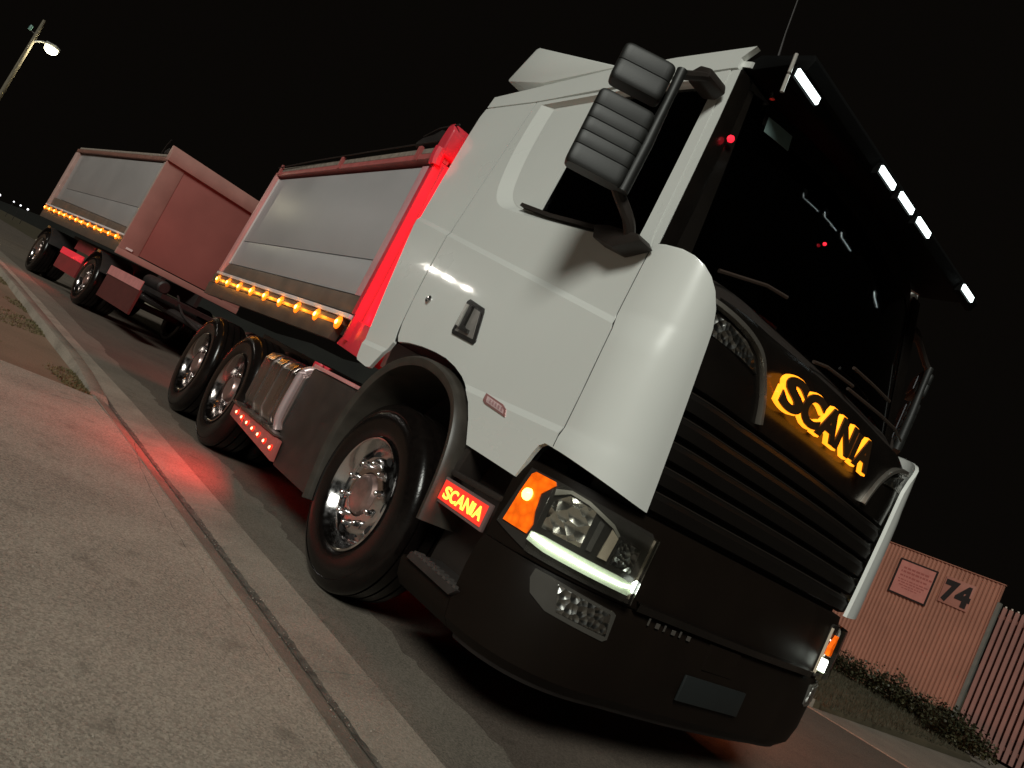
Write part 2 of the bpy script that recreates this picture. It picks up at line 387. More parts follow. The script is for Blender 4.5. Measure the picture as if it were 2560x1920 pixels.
# dirt lying in the invert
bm = bmesh.new(); pa = pb = None; xx = -8.0; rnd = random.Random(3)
while xx < 6:
    w1 = 0.022 + 0.012*math.sin(xx*3.1)*math.sin(xx*1.3) + 0.010*rnd.random(); w2 = 0.014 + 0.006*rnd.random(); yk = K(xx)-0.283
    a = bm.verts.new((xx, yk-w2, -0.010)); mid = bm.verts.new((xx, yk, -0.014)); b = bm.verts.new((xx, yk+w1, -0.0125))
    if pa: bm.faces.new((pa, a, mid, pm)); bm.faces.new((pm, mid, b, pb))
    pa, pm, pb = a, mid, b; xx += 0.025
bmesh.ops.recalc_face_normals(bm, faces=bm.faces[:]); finish(bm, 'gutter_dirt', DIRT, kind='stuff', label='dark dirt lying along the bottom of the gutter', cat='dirt')
# concrete driveway slabs
drv = empty('driveway', kind='structure')
def slab(pts, z, name='driveway_slab', material=CONC):
    prism(name, pts, 'z', -0.08, z, material, drv, bv=0.003, seg=1)
def edge(x): return K(x)-0.437
slab([(-3.25, -5.0), (-2.97, -1.62), (-2.93, edge(-2.93)-0.02)] + [(xx, edge(xx)) for xx in (-2.2, -1.4, -0.6, 0.0, 0.7, 1.3, 2.0, 3.0)] + [(3.0, -5.0)], 0.027)
slab([(3.007, -5.0), (3.007, edge(3.0)), (5.5, edge(5.5)), (8.5, edge(8.5)), (8.5, -5.0)], 0.027)
slab([(-3.35, -9.0), (-3.255, -5.006), (8.5, -5.006), (8.5, -9.0)], 0.027)
strip('joint_filler', [-2.9, -2.2, -1.4, -0.6, 0, 0.7, 1.3, 2, 3, 5.5, 8.4], lambda x: K(x)-0.440, lambda x: K(x)-0.424, 0.016, 0.016, DIRT, drv)
strip('nature_strip', [-400, -100, -60, -30, -16, -10.5, -5.4, -4, -2.96], lambda x: K(x)-0.462, lambda x: -60, 0.015, 0.06, SOIL, kind='structure')
# cracks in the slab and loose grit
def crack(pts, w, seed):
    rr = random.Random(seed); bm = bmesh.new(); prev = None; P = smooth_poly(pts, 14)
    for i, (x, y) in enumerate(P):
        x += rr.uniform(-.006, .006); y += rr.uniform(-.006, .006); ww = w*(0.4+0.8*rr.random())
        cur = (bm.verts.new((x-ww, y-ww*0.6, 0.0285)), bm.verts.new((x+ww, y+ww*0.6, 0.0285)))
        if prev:
            f = bm.faces.new((prev[0], cur[0], cur[1], prev[1])); f.normal_update()
            if f.normal.z < 0: f.normal_flip()
        prev = cur
    finish(bm, 'crack', mat('crack_dark', (0.07, 0.06, 0.05), 0.95), drv, smooth=False)
crack([(-2.45, -0.62), (-2.30, -0.72), (-2.42, -0.90), (-2.35, -1.10)], 0.003, 1)
crack([(-1.75, -0.63), (-0.8, -0.70), (0.1, -0.68), (0.8, -0.60), (1.2, -0.57)], 0.0022, 2)
rr_ = random.Random(21); bm = bmesh.new()
for _ in range(900):
    x = rr_.uniform(-2.8, 2.2)
    if rr_.random() < 0.55: y = K(x)-0.283+rr_.gauss(0, 0.07); z = -0.006 if abs(y-K(x)+0.283) < 0.05 else 0.006
    else: y = K(x)-0.45-2.2*rr_.random()**1.5; z = 0.029
    if y > K(x)-0.02: continue
    a = rr_.uniform(0.0015, 0.0045); vs = [bm.verts.new((x+a*math.cos(t)*rr_.uniform(.7, 1.3), y+a*math.sin(t)*rr_.uniform(.7, 1.3), z-0.001)) for t in (0.3, 1.9, 3.4, 5.0)]; tp = bm.verts.new((x, y, z+a*0.8))
    for i in range(4): bm.faces.new((vs[i], vs[(i+1) % 4], tp))
finish(bm, 'grit', mat('grit_stone', (0.10, 0.085, 0.07), 0.9, c2=(0.40, 0.35, 0.29), vscale=9), smooth=False, kind='stuff', label='loose grit scattered on the driveway and in the gutter', cat='grit')
# far side of the street
FK = lambda x: K(x)+7.3
for nm, xa, xb in (('far_kerb', -60, -0.75), ('far_kerb', 4.2, 40)):
    bm = bmesh.new(); rows = []
    for i in range(13):
        xx = xa + (xb-xa)*i/12
        rows.append([bm.verts.new((xx, FK(xx)+dy, z)) for dy, z in ((0, -0.06), (0.02, 0.10), (0.16, 0.105), (0.16, -0.06))])
    for A, B in zip(rows, rows[1:]):
        for j in range(3): bm.faces.new((A[j], A[j+1], B[j+1], B[j]))
    bm.faces.new(rows[0]); bm.faces.new(rows[-1]); bmesh.ops.recalc_face_normals(bm, faces=bm.faces[:])
    finish(bm, nm, GUTT, kind='structure')
prism('far_verge', [(-60, FK(-60)+0.162), (-0.75, FK(-0.75)+0.162), (-0.5, 12.3), (-1.9, 15.7), (-60, 15.7)], 'z', -0.07, 0.085, VERGE, kind='structure')
prism('far_driveway', [(-0.745, FK(-0.75)+0.01), (4.2, FK(4.2)+0.01), (4.2, 30), (-1.9, 30), (-1.895, 15.7), (-0.495, 12.3)], 'z', -0.07, 0.012, ASPH2, kind='structure')
prism('far_yard', [(-60, 15.71), (-1.91, 15.71), (-1.91, 40), (-60, 40)], 'z', -0.07, 0.08, VERGE, kind='structure')
bm = bmesh.new(); pts = []
for i in range(61):
    a = R(100 + 160*i/60); rr = 420
    h = 6 + 7*math.sin(i*0.55)*math.sin(i*0.21+1) + 3*random.random()
    pts.append((rr*math.cos(a), rr*math.sin(a), max(2.0, h)))
A = [bm.verts.new((p[0], p[1], -1)) for p in pts]; B = [bm.verts.new(p) for p in pts]; C = [bm.verts.new((p[0]*1.3, p[1]*1.3, -1)) for p in pts]
for i in range(60): bm.faces.new((A[i], A[i+1], B[i+1], B[i])); bm.faces.new((B[i], B[i+1], C[i+1], C[i]))
bmesh.ops.recalc_face_normals(bm, faces=bm.faces[:])
finish(bm, 'hills', mat('dark_scrub', (0.008, 0.008, 0.006), 0.95, var=0.4, vscale=0.05), kind='structure')

# ================================================================== WHEELS
def tyre_prof(Rt, w):
    # (r, h) with h from outer face (0) inwards
    return [(0.295, 0.030), (0.318, 0.012), (0.345, 0.004), (0.40, -0.004), (0.44, -0.002), (0.452, 0.004), (0.458, 0.001), (Rt-0.030, 0.014), (Rt-0.010, 0.028), (Rt, 0.050), (Rt, w-0.05), (Rt-0.010, w-0.028), (Rt-0.03, w-0.014), (0.42, w), (0.295, w-0.03)]
PROTO = {}
def wheel_data(kind, Rt):
    if (kind, Rt) in PROTO: return PROTO[(kind, Rt)]
    parts = []
    t = empty('wheel_source')
    w = 0.30
    # tyre with tread grooves
    prof = tyre_prof(Rt, w)
    mid = []
    for g in (0.085, 0.15, 0.215): mid += [(Rt, g-0.007), (Rt-0.014, g-0.005), (Rt-0.014, g+0.005), (Rt, g+0.007)]
    i = prof.index((Rt, 0.050)); prof = prof[:i+1] + mid + prof[i+1:]
    parts.append(lathe('tyre', prof, RUBBER, t, n=72, closed=True, angle=35))
    if kind == 'front':   # disc bulges outwards
        rim = [(0.308, 0.020), (0.312, 0.006), (0.304, 0.0), (0.294, 0.006), (0.284, 0.030), (0.262, 0.050), (0.252, 0.085), (0.240, 0.080), (0.220, 0.058), (0.205, 0.046), (0.150, 0.040), (0.120, 0.040), (0.120, 0.12), (0.30, 0.14), (0.308, 0.13)]
        fy = 0.040; hub = [(0.0, 0.012), (0.070, 0.012), (0.092, 0.015), (0.104, 0.022), (0.110, 0.036), (0.116, 0.048), (0.0, 0.06)]
    else:                 # deep dish
        rim = [(0.308, 0.020), (0.312, 0.006), (0.304, 0.0), (0.294, 0.006), (0.284, 0.030), (0.268, 0.060), (0.262, 0.130), (0.245, 0.142), (0.205, 0.130), (0.150, 0.128), (0.120, 0.128), (0.120, 0.17), (0.30, 0.18), (0.308, 0.13)]
        fy = 0.128; hub = [(0.0, 0.020), (0.070, 0.022), (0.098, 0.030), (0.108, 0.046), (0.112, 0.11), (0.135, 0.120), (0.135, 0.14), (0.0, 0.15)]
    parts.append(lathe('rim', rim, CHROME if kind == 'front' else mat('rear_rim_dimmed', (0.40, 0.36, 0.35), 0.16, 1.0, rvar=0.08, vscale=25), t, n=64, closed=True, angle=40))  # dim reflections in the rear rims are put into a darker chrome
    parts.append(lathe('hub_cap', hub, mat('hub_dull_metal', (0.52, 0.36, 0.33), 0.33, 0.85, var=0.15, vscale=20), t, n=40))
    nm = None; no = None
    for q in range(10):
        a = 2*math.pi*(q+0.5)/10; cx, cz = 0.1675*math.cos(a), 0.1675*math.sin(a)
        if nm is None:
            nm = lathe('wheel_nut', [(0.0, -0.042), (0.008, -0.041), (0.0125, -0.036), (0.0155, -0.028), (0.0165, -0.004), (0.023, -0.003), (0.023, 0.004), (0.0, 0.004)], CHROME, t, n=12)
            no = nm.data; nm.location = (cx, fy, cz); parts.append(nm)
        else:
            o = bpy.data.objects.new('wheel_nut', no); o.location = (cx, fy, cz); link(o, t); parts.append(o)
    ho = None
    for q in range(10):
        a = 2*math.pi*q/10
        if ho is None:
            h = lathe('hand_hole', [(0.0, -0.002), (0.022, -0.003), (0.026, 0.002), (0.0, 0.006)], DARKIN, t, n=16); ho = h.data
        else: h = link(bpy.data.objects.new('hand_hole', ho), t)
        rr = 0.222; h.location = (rr*math.cos(a), fy+0.012, rr*math.sin(a)); h.rotation_euler = (0, -a, 0); h.scale = (0.75, 1, 1.15); parts.append(h)
    v = lathe('valve', [(0.0, -0.02), (0.005, -0.02), (0.005, 0.03), (0.0, 0.03)], CHROME, t, n=8); v.location = (0.262*0.5, 0.03, -0.262*0.84); parts.append(v)
    if kind == 'rear':
        it = bpy.data.objects.new('inner_tyre', parts[0].data); link(it, t); it.location = (0, 0.335, 0); parts.append(it)
    PROTO[(kind, Rt)] = (t, parts); return PROTO[(kind, Rt)]
USED = set()
def wheel(parent, kind, Rt, loc, flip=False, full=True):
    t, parts = wheel_data(kind, Rt)
    e = empty('wheel', loc, math.pi if flip else 0.0, parent)
    for p in parts:
        if not full and p.name.split('.')[0] not in ('tyre', 'rim', 'hub_cap', 'inner_tyre'): continue
        c = p.copy(); col.objects.link(c); c.parent = e
    return e

# ================================================================== TIPPER TRUCK
truck = empty('tipper_truck', (0, 0, 0), label='white cab tipper truck with glowing amber letters on its black front', cat='truck')
T = truck
# --- door, quarter panel, pillar on both sides (the far side mirrored)
seam_r = -0.475
ARCH = [(-0.40, 1.338), (-0.28, 1.352), (-0.12, 1.356), (0.03, 1.350), (0.16, 1.337), (0.27, 1.312), (0.37, 1.277), (0.455, 1.231), (0.53, 1.172), (0.59, 1.100), (0.632, 1.035), (0.660, 0.990)]
OUTER = smooth_poly([(-0.40, 3.03), (-0.395, 2.88), (-0.365, 2.66), (-0.305, 2.46), (-0.235, 2.335), (-0.125, 2.262), (0.06, 2.222), (0.375, 2.172), (0.80, 2.112), (1.075, 2.078)], 5)
OUTER += [(1.088, 2.084), (1.082, 2.16), (1.04, 2.50), (0.992, 2.86), (0.972, 2.94), (0.93, 2.985), (0.86, 3.005), (0.55, 3.03)]
INNER = smooth_poly([(-0.285, 3.01), (-0.275, 2.86), (-0.238, 2.64), (-0.178, 2.45), (-0.118, 2.352), (-0.015, 2.283), (0.12, 2.250), (0.39, 2.200), (0.80, 2.136), (1.05, 2.098)], 5)
INNER += [(1.064, 2.104), (1.060, 2.17), (1.020, 2.49), (0.974, 2.85), (0.955, 2.915), (0.92, 2.962), (0.85, 2.985), (0.55, 3.01)]
REC = 0.030
for far in (False, True):
    kw = dict(mirror=far)
    door = panel('door', [(seam_r, 3.06), (seam_r, 2.4), (seam_r+0.01, 1.6), (-0.455, 1.45), (-0.43, 1.37)] + ARCH[0:] + [(1.066, 0.965), (1.085, 1.02), (1.105, 1.08), (1.125, 1.12), (1.155, 1.138), (1.198, 1.135), (1.207, 1.38), (1.205, 1.67), (1.180, 1.74), (1.182, 2.056), (1.160, 2.13), (1.10, 2.55), (1.04, 2.93), (1.02, 3.035)], WHITE, T, holes=[OUTER], **kw)
    bm = bmesh.new(); A = [bm.verts.new((p[0], Sy(*p), p[1])) for p in OUTER]; B = [bm.verts.new((p[0], Sy(*p)+REC, p[1])) for p in INNER]
    n = len(A)
    for i in range(n): bm.faces.new((A[i], A[(i+1) % n], B[(i+1) % n], B[i]))
    solid(bm, 0.012, lambda c: (0, 1, 0)); finish(bm, 'window_surround', WHITE, door, angle=40, **kw)
    wf = [(0.150, 3.0), (0.175, 2.62), (0.215, 2.26)]
    blank = [p for p in INNER if p[0] < 0.19 and p[1] < 3.02][:]
    blank = [(p[0], p[1]) for p in blank] + [(0.228, 2.236), (0.19, 2.56), (0.150, 3.01)]
    panel('blank_panel', blank, WHITE, door, off=REC-0.002, thick=0.012, **kw)
    gl = [(0.234, 2.236), (0.39, 2.200), (0.80, 2.136), (1.05, 2.098), (1.062, 2.106), (1.060, 2.17), (1.020, 2.49), (0.974, 2.85), (0.955, 2.915), (0.92, 2.962), (0.85, 2.985), (0.55, 3.008), (0.156, 3.010), (0.196, 2.56)]
    panel('window_glass', gl, GLASSD, door, off=REC+0.004, thick=0.005, **kw)
    sill = [(0.075, 2.262), (0.39, 2.194), (0.80, 2.130), (1.03, 2.093), (1.03, 2.110), (0.80, 2.148), (0.39, 2.213), (0.08, 2.281)]
    panel('window_seal', sill, BLACK, door, off=-0.010, thick=0.05, **kw)
    # handle: black bezel, recess, grip
    hb = [(0.105, 1.660), (0.125, 1.674), (0.285, 1.640), (0.300, 1.618), (0.352, 1.462), (0.338, 1.444), (0.110, 1.470), (0.098, 1.488)]
    panel('handle_bezel', hb, mat('bezel_black', (0.012, 0.011, 0.010), 0.3, var=0.2), door, off=-0.006, thick=0.02, **kw)
    panel('handle_recess', [(0.128, 1.645), (0.268, 1.616), (0.318, 1.470), (0.128, 1.490)], mat('handle_dish', (0.30, 0.28, 0.26), 0.3, 0.4, var=0.1), door, off=-0.0075, thick=0.012, **kw)
    panel('handle_grip', [(0.172, 1.640), (0.205, 1.632), (0.206, 1.524), (0.220, 1.514), (0.262, 1.508), (0.266, 1.488), (0.172, 1.498)], MATS['bezel_black'], door, off=-0.022, thick=0.02, **kw)
    panel('grip_face', [(0.138, 1.640), (0.168, 1.634), (0.166, 1.512), (0.136, 1.516)], mat('grip_silver', (0.62, 0.60, 0.56), 0.28, 0.5), door, off=-0.026, thick=0.02, **kw)
    lk = lathe('lock', [(0.0, -0.014), (0.018, -0.013), (0.026, -0.006), (0.028, 0.01), (0.0, 0.01)], CHROME, door, n=20, loc=(-0.292, Sy(-0.29, 1.62)*1.0, 1.622), mirror=far)
    bd = [(0.625, 1.243), (0.785, 1.222), (0.826, 1.206), (0.842, 1.172), (0.662, 1.194), (0.640, 1.204)]
    panel('door_badge', bd, mat('badge_frame', (0.42, 0.20, 0.19), 0.35, 0.3, var=0.1), door, off=-0.004, thick=0.006, **kw)
    panel('badge_face', [(0.652, 1.232), (0.785, 1.213), (0.815, 1.199), (0.822, 1.182), (0.672, 1.202)], mat('badge_pink', (0.60, 0.42, 0.42), 0.35, var=0.12, vscale=60), door, off=-0.006, thick=0.004, **kw)
    if not far:
        for q in range(5):   # worn strokes on the badge, too small to read
            xx = 0.688 + q*0.026
            panel('badge_stroke', [(xx, 1.222-q*0.0035), (xx+0.014, 1.220-q*0.0035), (xx+0.019, 1.204-q*0.0035), (xx+0.006, 1.206-q*0.0035)], mat('badge_ink', (0.42, 0.24, 0.25), 0.4), door, off=-0.0072, thick=0.003)
    # quarter panel behind the door
    panel('quarter_panel', [(-1.085, 3.09), (-1.10, 3.02), (-1.085, 2.85), (-1.03, 2.45), (-0.975, 2.13), (-0.90, 1.78), (-0.84, 1.47), (-0.795, 1.20), (-0.785, 1.165), (-0.765, 1.150), (-0.62, 1.132), (-0.57, 1.138), (-0.50, 1.235), (-0.452, 1.325), (-0.472, 1.42), (-0.478, 1.55), (-0.483, 1.7), (-0.488, 2.4), (-0.488, 3.06)], WHITE, T, off=0.0, **kw)
    # windscreen pillar
    def Py(x, z): return Sy(x, z)
    panel('windscreen_pillar', [(1.186, 2.062), (1.215, 2.080), (1.168, 2.45), (1.125, 2.75), (1.078, 3.03), (1.028, 3.034), (1.106, 2.55), (1.164, 2.14)], WHITE, T, off=0.004, thick=0.05, **kw)
    pc = []
    for z, xf in ((2.075, 1.222), (2.45, 1.174), (2.75, 1.131), (3.03, 1.084)):
        y0 = Sy(1.1, z); pc.append([(xf, y0+0.006, z), (xf+0.004, y0+0.05, z), (xf-0.002, y0+0.10, z)])
    grid('pillar_cover', pc, GLOSSB, T, thick=0.012, tdir=lambda c: (-1, 0, 0), **kw)
    panel('door_seal', [(1.192, 1.14), (1.201, 1.38), (1.199, 1.668), (1.174, 1.74), (1.176, 2.05), (1.200, 2.05), (1.198, 1.742), (1.223, 1.672), (1.225, 1.38), (1.216, 1.14)], MATS['bezel_black'], T, off=0.0055, thick=0.01, **kw)
    panel('door_seal', [(-0.464, 3.05), (-0.464, 2.4), (-0.454, 1.6), (-0.445, 1.45), (-0.42, 1.36), (-0.45, 1.34), (-0.478, 1.42), (-0.49, 1.55), (-0.494, 1.7), (-0.494, 3.05)], MATS['bezel_black'], T, off=0.0055, thick=0.01, **kw)
    # roof side band
    panel('roof_rail', [(-1.08, 3.10), (-0.48, 3.068), (0.55, 3.068), (1.028, 3.044), (1.058, 3.04), (1.045, 3.10), (1.10, 3.155), (0.60, 3.195), (0.05, 3.215), (-0.55, 3.20), (-1.075, 3.19)], WHITE, T, off=-0.002, thick=0.03, **kw)
    # corner panel wrapping to the front
    SEAM = ((1.0, 1.198), (1.135, 1.198), (1.38, 1.207), (1.67, 1.205), (1.74, 1.180), (2.056, 1.182), (2.2, 1.182))
    def seam_x(z):
        for (a, xa), (b, xb) in zip(SEAM, SEAM[1:]):
            if a <= z <= b: return xa + (xb-xa)*(z-a)/(b-a)
        return 1.19
    def corner_pt(z, t):
        xs = seam_x(z) + 0.011
        zz = (z-1.07)/1.0
        xi = 1.512 - 0.03*max(0, zz)**1.5; yi = 0.352 - 0.11*max(0, zz)
        a = t*math.pi/2
        x = xs + (xi-xs)*math.sin(a)**0.78; y0 = Sy(1.2, z)
        y = y0 + (yi-y0)*(1-math.cos(a)**0.78)
        return (x, y, z)
    rows = []
    zs = [1.072, 1.09, 1.14, 1.20, 1.2262, 1.2558, 1.32, 1.42, 1.55, 1.60, 1.67, 1.74, 1.77, 1.83, 1.90, 1.96, 2.0, 2.03, 2.052, 2.066, 2.074]
    for z in zs:
        tm = 1.0 if z < 1.80 else max(0.03, math.sqrt(max(0, 1-((z-1.80)/0.275)**2.6)))
        row = []
        for j in range(19):
            t = tm*j/18
            zz = z
            if z < 1.3: zz = z + (1.3-z)/0.23*(0.062*(1-t) - 0.005*t)   # lower edge falls towards the front
            row.append(corner_pt(zz, t))
        rows.append(row)
    grid('corner_panel', rows, WHITE, T, thick=0.02, tdir=lambda c: (-0.75, 0.66, 0), angle=22, **kw)

# --- dark inner shell of the cab, roof, back wall
def plan(p, off=0.0):
    """front plan curve: p -1..0 flank, 0..1 near corner, 1..2 front, 2..3 far corner, 3..4 far flank"""
    q = p if p <= 1.5 else 3.0 - p
    if q < 0: x, y, nx, ny = 1.0 + q*0.4, 0.05, 0.0, -1.0
    elif q < 1:
        a = q*math.pi/2; sx, sy = math.sin(a), math.cos(a); k = 1.0/(sx**2.7 + sy**2.7)**(1/2.7)
        x = 1.0 + 0.52*sx*k; y = 0.65 - 0.60*sy*k; nx, ny = 0.60*sx**1.5, -0.52*sy**1.5
    else:
        y = 0.65 + (q-1)*(FARW-1.3); u = (FARW/2-y)/(FARW/2-0.65); x = 1.52 + 0.03*(1-u*u); nx, ny = 1.0, -0.1*u
    l = math.hypot(nx, ny); x += off*nx/l; y += off*ny/l
    if p > 1.5: y = FARW - y
    return x, y
def band(name, p0, p1, prof, material, parent, n=40, thick=0.015, angle=30, **kw):
    """prof: list of (z, off)"""
    rows = []
    for z, o in prof:
        rows.append([(*plan(p0+(p1-p0)*j/n, o), z) for j in range(n+1)])
    return grid(name, rows, material, parent, thick=thick, tdir=lambda c: (Vector((1.0, 1.25, 0)) - Vector((c.x, c.y, 0))).normalized(), angle=angle, **kw)
rw = []
for xx, zc in ((-1.06, 3.20), (-0.6, 3.23), (0.0, 3.24), (0.6, 3.22), (0.95, 3.17), (1.10, 3.13)):
    rw.append([(xx, 1.25 + 1.055*math.sin(a), zc - 0.045 + 0.05*math.cos(a)) for a in [R(-90+180*j/16) for j in range(17)]])
grid('roof', rw, WHITE, T, thick=0.03, tdir=lambda c: (0, 0, -1))
prism('back_wall', [(-1.06, 3.18), (-0.80, 1.18), (-0.74, 1.18), (-1.0, 3.18)], 'y', 0.21, 2.34, WHITE, T)
box('cab_floor', -0.76, 1.40, 0.12, 2.38, 1.36, 1.40, DARKIN, T)
box('engine_tunnel', -0.75, 0.9, 0.85, 1.65, 1.40, 1.62, DARKIN, T, bv=0.03)
prism('dashboard', [(0.80, 1.55), (1.30, 1.50), (1.32, 2.06), (1.02, 2.10), (0.84, 1.98)], 'y', 0.14, 2.36, DARKIN, T, bv=0.03)
for yy in (0.62, 1.88):
    s_ = empty('seat', (0.25, yy, 1.40), 0, T)
    prism('cushion', [(-0.28, 0.30), (0.26, 0.34), (0.28, 0.44), (-0.26, 0.42)], 'y', -0.25, 0.25, DARKIN, s_, bv=0.03)
    prism('backrest', [(-0.30, 0.40), (-0.16, 0.42), (-0.32, 1.12), (-0.44, 1.10)], 'y', -0.24, 0.24, DARKIN, s_, bv=0.04)
lathe('steering_wheel', [(0.21+0.016*math.cos(a), 0.016*math.sin(a)) for a in [2*math.pi*k/8 for k in range(8)]], DARKIN, T, n=32, axis='z', closed=True).matrix_local = Matrix.Translation((0.78, 0.62, 2.06)) @ Matrix.Rotation(R(38), 4, 'Y')
# inner backing behind the outer panels so gaps read black
panel('inner_side', [(-0.78, 1.18), (-0.46, 1.36), (-0.12, 1.40), (0.2, 1.37), (0.50, 1.24), (0.68, 1.03), (1.05, 1.0), (1.12, 1.14), (1.20, 1.16), (1.19, 2.04), (1.14, 2.05), (0.82, 2.09), (0.05, 2.19), (-0.18, 2.27), (-0.36, 2.5), (-0.44, 3.0), (-1.05, 3.0)], DARKIN, T, off=0.040, thick=0.02)
panel('inner_side', [(-0.78, 1.18), (-0.46, 1.36), (-0.12, 1.40), (0.2, 1.37), (0.50, 1.24), (0.68, 1.03), (1.05, 1.0), (1.12, 1.14), (1.20, 1.16), (1.19, 2.04), (1.14, 2.05), (0.82, 2.09), (0.05, 2.19), (-0.18, 2.27), (-0.36, 2.5), (-0.44, 3.0), (-1.05, 3.0)], DARKIN, T, off=0.040, thick=0.02, mirror=True)
box('headliner', -1.0, 0.98, 0.18, 2.32, 3.02, 3.05, DARKIN, T)

# --- roof deflector
prism('roof_deflector', [(-1.03, 3.335), (-0.865, 3.545), (-0.83, 3.55), (0.10, 3.245), (0.10, 3.23), (-0.56, 3.232), (-1.02, 3.318)], 'y', 0.19, 2.31, WHITE, T, bv=0.012)

# --- windscreen, black pillars, visor
ws = []
for i in range(9):
    f = i/8; z = 2.075 + 0.93*f; row = []
    for j in range(25):
        u = -1 + 2*j/24
        hw = 1.150 - 0.085*f
        x = 1.20 - 0.135*f - 0.02*f*f + (0.24 - 0.06*f)*(1-abs(u)**2.4)
        row.append((x, FARW/2 + hw*u, z))
    ws.append(row)
grid('windscreen', ws, GLASSD, T, thick=0.006, tdir=lambda c: (-1, 0, 0), angle=60)
for s in (0, 1):
    j0 = 0 if s == 0 else 23
    grid('screen_border', [[(p[0]+0.004, p[1], p[2]) for p in r[j0:j0+2]] for r in ws], GLOSSB, T, thick=0.004, tdir=lambda c: (1, 0, 0))
grid('screen_top_band', [[(p[0]+0.004, p[1], p[2]) for p in r[2:23]] for r in ws[7:]], GLOSSB, T, thick=0.004, tdir=lambda c: (1, 0, 0))
# tag sticker inside the top corner
sk = []
for f0 in (0.84, 0.93):
    f = f0; z = 2.075+0.93*f; row = []
    for u in (-0.82, -0.75, -0.68):
        row.append((1.20-0.135*f-0.02*f*f+(0.24-0.06*f)*(1-abs(u)**2.4)+0.012, FARW/2+(1.15-0.085*f)*u, z))
    sk.append(row)
grid('screen_tag', sk, mat('teal_tag', (0.16, 0.23, 0.22), 0.4, var=0.1), T, thick=0.003, tdir=lambda c: (1, 0, 0))
vis = prism('sun_visor', [(1.02, 3.09), (1.12, 3.13), (1.41, 3.075), (1.425, 3.045), (1.40, 3.0), (1.375, 2.998), (1.33, 3.045), (1.10, 3.055)], 'y', 0.21, 2.34, mat('visor_black', (0.003, 0.003, 0.003), 0.7, spec=0.1), T, bv=0.008)
for za, zb in ((2.965, 2.885), (2.875, 2.80)):
    tube('visor_bracket', [(1.44, 0.076+(2.97-za)*0.1, za), (1.44, 0.076+(2.97-zb)*0.1, zb)], 0.008, mat('bracket_bright', (0.85, 0.80, 0.74), 0.3, 0.6), vis, n=8)
LW = [(0.115, 0.325, -0.092), (0.895, 1.075, -0.012), (1.125, 1.305, -0.002), (1.355, 1.535, 0.002), (2.055, 2.235, 0.005)]
for a, b, dz in LW:
    bz = box('visor_lamp', 1.400, 1.432, a+0.006, b-0.006, 2.985+dz, 3.041+dz, MATS['visor_black'], vis, bv=0.006)
    o = box('led_tube', 1.4325, 1.444, a+0.012, b-0.012, 2.997+dz, 3.029+dz, LEDW, vis, bv=0.005)
# antenna with chrome foot
ant = tube('antenna', [(1.10, 0.325, 3.20), (1.10, 0.300, 3.32), (1.11, 0.25, 3.60), (1.13, 0.16, 4.1), (1.14, 0.10, 4.4)], [0.006, 0.0035, 0.003, 0.0025, 0.002], mat('antenna_black', (0.05, 0.045, 0.045), 0.4), T, n=6)
tube('antenna_foot', [(1.12, 0.385, 3.03), (1.115, 0.365, 3.10), (1.112, 0.350, 3.125), (1.11, 0.335, 3.18), (1.10, 0.325, 3.215)], [0.014, 0.010, 0.006, 0.011, 0.006], CHROME, ant, n=10)

# --- front: grille, name panel, cowl
band('name_panel', 0.62, 2.38, [(1.585, -0.03), (1.60, -0.004), (1.72, 0.002), (1.86, 0.0), (1.94, -0.015), (1.985, -0.05)], GLOSSB, T, n=48)
band('scuttle', 0.25, 2.75, [(1.975, -0.055), (2.02, -0.10), (2.07, -0.15), (2.09, -0.20)], BLACK, T, n=40)
band('grille_backing', 0.45, 2.55, [(1.03, -0.06), (1.30, -0.055), (1.60, -0.05)], DARKIN, T, n=40)
for q in range(5):
    z = 1.075 + q*0.104
    sl_ = band('grille_slat', 0.60, 2.40, [(z, -0.035), (z+0.012, -0.006), (z+0.060, 0.0), (z+0.082, -0.012), (z+0.086, -0.035)], mat('slat_black', (0.0045, 0.0032, 0.0024), 0.55, spec=0.25), T, n=44)
    band('slat_edge', 0.66, 2.34, [(z+0.0835, -0.0115), (z+0.0875, -0.0105)], mat('slat_trim', (0.03, 0.024, 0.02), 0.4), sl_, n=44, thick=0.006)
